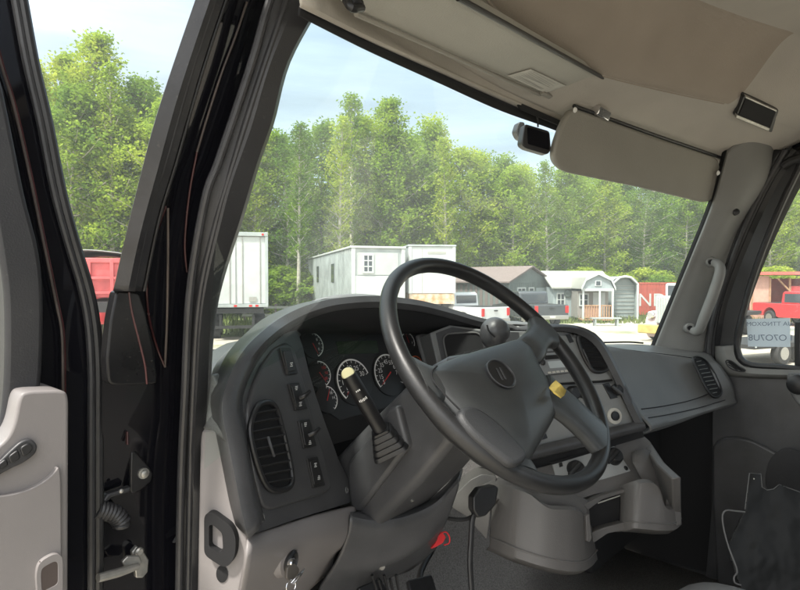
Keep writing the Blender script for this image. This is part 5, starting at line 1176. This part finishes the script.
# pickups
def pickup(label, px, d, delta, paint, name='pickup_truck'):
    t = root(name, label, 'pickup truck', px, d, delta)          # tail at y=0, nose at y=5.6
    def arch(yc, r, n=8): return [(yc - r * math.cos(math.pi * i / n), .48 + r * math.sin(math.pi * i / n)) for i in range(n + 1)]
    prof_ = [(0, .55)] + arch(1.25, .47) + [(1.9, .42)] + arch(4.55, .47) + [(5.55, .45), (5.62, .75), (5.55, 1.02), (4.2, 1.15), (3.9, 1.2), (0.02, 1.2)]
    ext('body', [V((-.97, a, b)) for a, b in prof_], V((1.94, 0, 0)), paint, t, bevel=.04)
    cp = [(1.95, 1.19), (2.05, 1.80), (2.2, 1.88), (3.3, 1.88), (3.45, 1.84), (4.25, 1.19)]
    c = ext('cab', [V((-.86, a, b)) for a, b in cp], V((1.72, 0, 0)), paint, t, bevel=.06)
    bx('rear_window', -.68, .68, 1.955, 1.99, 1.33, 1.72, WIN, c, bevel=.01)
    for s in (-1, 1):
        ext('side_window', [V((s * .862, a, b)) for a, b in ((2.2, 1.28), (2.22, 1.74), (3.25, 1.76), (3.75, 1.28))], V((s * .008, 0, 0)), WIN, c)
        bx('tail_lamp', s * .87 - .09, s * .87 + .09, -.025, .03, .78, 1.15, LAMPR, t, bevel=.01)
        bx('mirror', s * 1.08 - .1, s * 1.08 + .1, 3.55, 3.65, 1.2, 1.42, BLACK, t, bevel=.02)
        for y in (1.25, 4.55): wheel(t, (s * .86, y, .39), .39, .26)
    ext('windscreen', [V((-.74, a, b)) for a, b in ((4.20, 1.26), (3.50, 1.80), (3.49, 1.82), (4.23, 1.27))], V((1.48, 0, 0)), WIN, c)
    bx('bed', -.84, .84, .08, 1.85, 1.195, 1.206, CHAS, t)
    bx('tailgate_handle', -.12, .12, -.02, .0, 1.0, 1.06, BLACK, t)
    bx('licence_plate', -.16, .16, -.115, -.1, .52, .64, LABEL, t)
    bx('bumper', -.92, .92, -.10, .02, .45, .66, STEEL, t, bevel=.03); bx('front_bumper', -.95, .95, 5.55, 5.72, .42, .66, STEEL, t, bevel=.04)
    bx('grille', -.55, .55, 5.60, 5.64, .75, 1.0, BLACK, t)
    for s in (-1, 1): bx('headlamp', s * .75 - .15, s * .75 + .15, 5.57, 5.64, .78, .98, LCDG, t, bevel=.02)
    return t
pickup('white pickup truck parked in front of the rust skirted trailer', 496, 27.5, 38, WPAINT)
pickup('dark grey pickup truck parked before the barn behind the wheel rim', 552, 30, 14, DGREY)
pickup('bright red pickup truck parked outside the right side window', 768, 34, -172, REDV)
# barn with brown roof
d = 37; t = root('barn', 'dark green gable barn with a brown shingle roof behind the pickups', 'barn', 530, d, 42)
w_ = 4.3; he = hz(281, d); ha = hz(268, d)
pts = [V((-w_ / 2, 0, 0)), V((w_ / 2, 0, 0)), V((w_ / 2, 0, he)), V((0, 0, ha)), V((-w_ / 2, 0, he))]
ext('wall', pts, V((0, 9, 0)), GRN, t)
for s in (-1, 1):
    a, b = V((s * (w_ / 2 + .3), -.25, he - .12)), V((0, -.25, ha + .05)); ext('roof', [a, b, b + V((0, 0, .09)), a + V((0, 0, .09))], V((0, 9.5, 0)), BROOF, t)
window(t, -.95, 1.5, .8, 1.0, -.04, 2, 2); window(t, .1, 1.45, .5, 1.1, -.04, 1, 2); 
dr_ = bx('door', .65, 1.75, -.05, -.01, .1, 2.0, GREYS, t, bevel=.01); bx('handle', .75, .8, -.09, -.05, 1.0, 1.15, STEEL, dr_)
ribs(t, -w_ / 2 + .05, w_ / 2 - .05, -.008, .1, he - .1, 22, GRN, 'board_battens', .02)
ribs(t, .3, 8.8, -w_ / 2 - .01, .1, he - .2, 20, mat('brown_barn_siding', (.15, .12, .11), .8), 'side_boards', .03, 'y')
# arched white frame in front of the barn
# grey shed with low roof
d = 37; t = root('garden_shed', 'long grey blue shed with a pale metal roof beside the barn', 'shed', 583, d, 6)
x0, x1 = -pw(552, 583, d), pw(583, 613, d); he = hz(287, d); ha = hz(272, d)
bx('wall', x0, x1, 0, 3.5, .1, he, GREYS, t)
ext('roof', [V((x0 - .2, -.3, he - .1)), V((x0 - .2, 1.75, ha)), V((x0 - .2, 3.8, he - .1)), V((x0 - .2, 3.8, he)), V((x0 - .2, 1.75, ha + .1)), V((x0 - .2, -.3, he))], V((x1 - x0 + .4, 0, 0)), GROOF, t)
ribs(t, x0 + .05, x1 - .05, -.008, .15, he - .1, 24, GREYS, 'board_battens', .02)
window(t, x0 + .5, 1.25, .5, .8, -.04, 2, 2); window(t, x0 + 1.6, 1.25, .6, .8, -.04, 2, 2)
wr = lathe('wreath', (x0 + .95, -.06, 1.65), (0, -1, 0), [(.22, 0), (.26, .03), (.2, .06)], GRN, t, k=14)
# cabin with porch and gambrel gable
d = 34; t = root('porch_cabin', 'small cabin with a white gambrel gable and a wooden porch rail', 'cabin', 598, d, -4)
w_ = pw(583, 614, d); hw = w_ / 2; he = hz(289, d); hm = hz(279, d); ha = hz(273, d)
gp = [(-hw, he), (-hw * .72, hm), (0, ha), (hw * .72, hm), (hw, he)]
ext('gable', [V((a, 0, b)) for a, b in gp], V((0, 4, 0)), GREYS, t)
for (a0, b0_), (a1, b1_) in zip(gp[:-1], gp[1:]):
    q = V((a0 * 1.08, -.15, b0_)), V((a1 * 1.08, -.15, b1_)); ext('roof', [q[0], q[1], q[1] + V((0, 0, .09)), q[0] + V((0, 0, .09))], V((0, 4.3, 0)), GROOF, t)
    MB().prism([q[0] + V((0, -.02, -.1)), q[1] + V((0, -.02, -.1)), q[1] + V((0, -.02, .1)), q[0] + V((0, -.02, .1))], V((0, .02, 0))).build('white_trim', WHT, t, smooth=False)
bx('eave_beam', -hw, hw, -.03, .1, he - .12, he + .03, WHT, t)
bx('wall', -hw, hw, 1.1, 4, .2, he - .13, mat('taupe_siding', (.26, .24, .22), .8), t)
gw = bx('gable_window', -.18, .18, -.06, -.01, he + .18, he + .5, WHT, t); bx('pane', -.12, .12, -.07, -.055, he + .22, he + .46, WIN, gw)
for x in (-hw + .06, .1, hw - .06): bx('post', x - .05, x + .05, -.04, .06, .2, he - .12, WHT if x else WOOD, t)
rl_ = MB()
for k in range(12): rl_.box((-hw + .12 + k * (w_ - .24) / 11, 0, .62), (.06, .04, .75))
rl_.box((0, 0, 1.0), (w_ - .1, .07, .06)).box((0, 0, .3), (w_ - .1, .07, .06)); rl_.build('porch_rail', WOOD, t, smooth=False)
bx('rail_panel', -hw + .1, .05, .05, .08, .25, 1.0, PLY, t)
bx('porch_floor', -hw, hw, -.05, 1.1, .12, .2, WOOD, t)
bx('door', .0, .7, 1.06, 1.095, .2, 1.75, WHT, t); window(t, -.55, 1.3, .5, .7, 1.05, 2, 2)
# open metal shed
d = 36; t = root('metal_shed', 'grey open metal shed with a white arched frame left of the red container', 'shed', 625, d, 4)
w_ = pw(611, 637, d); hw = w_ / 2; he = hz(284, d); ha = hz(276.5, d)
o_ = [(-hw, .05), (-hw, he), (-hw * .45, ha - .06), (0, ha), (hw * .45, ha - .06), (hw, he), (hw, .05)]
loft('shell', [[V((a, 0, b)) for a, b in o_], [V((a, 6, b)) for a, b in o_]], mat('grey_green_metal', (.22, .25, .245), .6, noise=.1, nscale=2), t, n=40, solid=.03)
ext('door_panel', [V((a * .96, .35, b - (.06 if b > 1 else 0))) for a, b in o_], V((0, .05, 0)), MATS['grey_green_metal'], t)
ribs(t, .2, he * .96, 0, 0, 0, 1, CHAS, 'latch')
lr = MB()
for k in range(9): lr.box((0, .33, .2 + k * (he - .3) / 8), (w_ * .92, .03, .03))
lr.build('panel_ribs', GROOF, t, smooth=False)
tube('white_frame', [V((a, -.03, b)) for a, b in o_], .075, WHT, t, k=6)
# red container
d = 40; t = root('shipping_container', 'red corrugated shipping container with white letters on its side', 'container', 637, d, -3)
w_ = 6.1; h = hz(282.5, d)
bx('body', 0, w_, 0, 2.4, .1, h, REDB, t, bevel=.02); ribs(t, .1, w_ - .1, -.012, .2, h - .12, 30, REDB, 'corrugation', .03)
bx('top_rail', 0, w_, -.04, .02, h - .1, h, REDB, t); bx('bottom_rail', 0, w_, -.04, .02, .1, .22, REDB, t)
for x in (1.95, 3.9): bx('post', x, x + .12, -.05, 0, .15, h - .05, REDF, t)
text('lettering', 'ND', (1.02, -.036, hz(300.5, d)), V((1, 0, 0)), V((0, 0, 1)), 1.25, WHT, t, .002)
text('lettering', 'A', (2.75, -.036, hz(300.5, d)), V((1, 0, 0)), V((0, 0, 1)), 1.25, WHT, t, .002)
# old truck with a big grille
d = 23; t = root('old_truck', 'old white truck with a tall chrome grille and yellow bumper before the container', 'truck', 669, d, -48)
bx('hood', -.55, .55, .0, 1.9, .95, 1.75, WPAINT, t, bevel=.12); g_ = bx('grille', -.5, .5, -.06, .02, .75, 1.85, WHT2, t, bevel=.03)
gb = MB()
for k in range(9): gb.box((-.4 + k * .1, -.075, 1.3), (.03, .03, .95))
gb.build('grille_bars', CHROME, g_, smooth=False)
bx('cab', -.95, .95, 1.8, 3.6, .7, 2.35, WPAINT, t, bevel=.1); bx('windscreen', -.8, .8, 1.77, 1.80, 1.7, 2.25, WIN, t)
for s in (-1, 1):
    lathe('fender', (s * .78, .75, .62), (1, 0, 0), [(.58, -.24), (.60, -.1), (.60, .1), (.58, .24)], mat('pinkish_white_paint', (.55, .42, .42), .4), t, k=24); wheel(t, (s * .82, .72, .45), .45, .3)
    lathe('headlamp', (s * .78, .1, 1.05), (0, -1, 0), [(.14, -.2), (.16, .0), (.12, .03)], CHROME, t, k=16)
bx('bumper', -1.15, 1.15, -.25, -.08, .32, .68, YPAINT, t, bevel=.04); bx('flat_bed', -1.1, 1.1, 3.7, 7.5, .9, 1.05, CHAS, t)
for s in (-1, 1): wheel(t, (s * .85, 6.2, .45), .45, .3)
# red shed outside the right window
d = 35; t = root('red_shed', 'open red shed with a sloping red metal roof outside the right window', 'shed', 752, d, -8)
ext('roof', [V((-.4, -.4, hz(275, d))), V((9, -.4, hz(291, d) + 1.0)), V((9, -.4, hz(291, d) + 1.1)), V((-.4, -.4, hz(273.5, d)))], V((0, 5.5, 0)), mat('red_roof_metal', (.50, .12, .09), .45, noise=.1, nscale=2), t)
ext('roof_edge', [V((-.4, -.45, hz(275, d))), V((9, -.45, hz(291, d) + 1.0)), V((9, -.45, hz(288, d) + 1.0)), V((-.4, -.45, hz(272, d)))], V((0, .04, 0)), MATS['red_roof_metal'], t)
bx('plywood_panel', -.1, .95, 0, .05, .1, hz(276, d), PLY, t); bx('wall', 2.1, 9, 0, .06, .1, hz(286, d), REDV, t); ribs(t, 2.2, 8.9, -.01, .15, hz(287, d), 22, REDV, 'corrugation', .02)
bx('back_wall', 0, 9, 4.6, 4.7, .1, 2.6, REDB, t)
for x in (0, 1.0, 2.1): bx('post', x - .05, x + .05, -.05, .05, 0, hz(278, d), WOOD, t)
tube('brace', [V((2.1, -.06, 1.8)), V((1.4, -.06, 2.6))], .05, WOOD, t, k=6)
# low flatbed trailer behind the sign
d = 17; t = root('utility_trailer', 'low dark utility trailer on small wheels below the paper sign', 'trailer', 790, d, 25)
bx('deck', -1.6, 2.6, 0, 1.8, .5, .62, CHAS, t); [bx('stake', x, x + .05, -.03, .02, .55, 1.05, WHT2, t) for x in (-1.55, -.4, .75, 1.9)]; bx('side_rail', -1.6, 2.6, -.02, .01, .98, 1.05, WHT2, t)
for x in (-.3, .6): wheel(t, (x, .05, .33), .33, .22, V((0, 1, 0)))
# red dump truck in the door gap
d = 17; t = root('dump_truck', 'faded red dump truck with a pale tarp seen between the door and the pillar', 'truck', 101, d, 20)
zt, zb = hz(258, d), hz(298, d)
ext('dump_body', [V((-1.25, 0, zb)), V((1.2, 0, zb)), V((1.25, -.05, zt)), V((-1.3, -.05, zt))], V((0, 5, 0)), REDF, t, bevel=.03)
rb = MB()
for x in (-.85, -.3, .3, .85): rb.box((x, -.07, (zb + zt) / 2), (.10, .08, zt - zb - .1))
for z in (zb + .15, (zb + zt) / 2, zt - .1): rb.box((0, -.08, z), (2.4, .05, .08))
rb.build('tailgate_ribs', REDF, t, bevel=.01)
loft('tarp', [[V((-1.3, y, zt + .02)), V((-.6, y, zt + .22)), V((.3, y, zt + .18)), V((1.25, y, zt + .02))] for y in (-.08, 2, 5)], WHT2, t, n=14, solid=.02)
ub = MB(); ub.box((0, 2.5, zb - .25), (1.0, 6, .3)).box((0, .05, zb - .3), (2.2, .1, .2)); ub.build('chassis', CHAS, t)
for x in (-.85, .85):
    for y in (.9, 2.2): wheel(t, (x, y, .52), .52, .5)
    bx('mud_flap', x - .28, x + .28, .25, .27, .2, zb - .2, CHAS, t); bx('tail_lamp', x - .1, x + .1, -.02, .0, zb - .35, zb - .2, LAMPR, t)
bx('cab', -1.2, 1.2, 5.3, 7.2, .8, 2.9, REDV, t, bevel=.12)
for x in (-.95, .95): wheel(t, (x, 6.6, .52), .52, .35)
# yard clutter
for nm, lab, cat, px, d_, mt, s in (('bucket', 'orange yellow bucket standing on grass before the porch cabin', 'bucket', 588, 32.5, YPAINT, .30), ('planter', 'pale grey tub standing before the porch cabin beside the bucket', 'tub', 602, 32.5, WHT2, .28), ('barrel', 'white plastic drum standing at the left of the porch', 'drum', 572, 32.5, WHT, .32)):
    o = lathe(nm, V((0, 0, 0)), (0, 0, 1), [(s * .75, 0), (s * .9, s * 1.2), (s, s * 2.0), (s * .9, s * 2.0), (s * .7, s * .3)], mt, None, k=18, loc=G(px, d_)); tag(o, lab, cat)
o = MB().box((0, 0, .42), (1.6, .4, .06)).box((-.6, 0, .2), (.08, .36, .4)).box((.6, 0, .2), (.08, .36, .4)).build('bench', WHT2, None, loc=G(606, 31.5), smooth=False); o.rotation_euler = (0, 0, -YAW); tag(o, 'low pale bench on the grass in front of the open metal shed', 'bench')
fp = thing('fence', 'low weathered board fence behind the box trailer', 'fence', G(290, 34), None, -YAW + rad(6))
fm = MB()
for k in range(2): fm.box((0, 0, .45 + k * .45), (5.5, .04, .14))
fm.build('boards', GROOF, fp, smooth=False)
for k in range(4): bx('post', -2.7 + k * 1.8, -2.58 + k * 1.8, .02, .14, 0, 1.1, BROOF, fp)

# ---- thin spring haze over the yard
hm = bpy.data.materials.new('haze_air'); hm.use_nodes = True; t = hm.node_tree; t.nodes.clear()
ho_ = nd(t, 'ShaderNodeOutputMaterial'); hv = nd(t, 'ShaderNodeVolumePrincipled'); hv.inputs['Density'].default_value = .0019; hv.inputs['Color'].default_value = (.93, .96, .97, 1); hv.inputs['Anisotropy'].default_value = .2
t.links.new(hv.outputs[0], ho_.inputs['Volume'])
hb = MB().box((0, 0, 14), (1020, 1020, 31)).build('haze', hm, None, smooth=False, loc=V((0, 0, 0))); hb['kind'] = 'stuff'
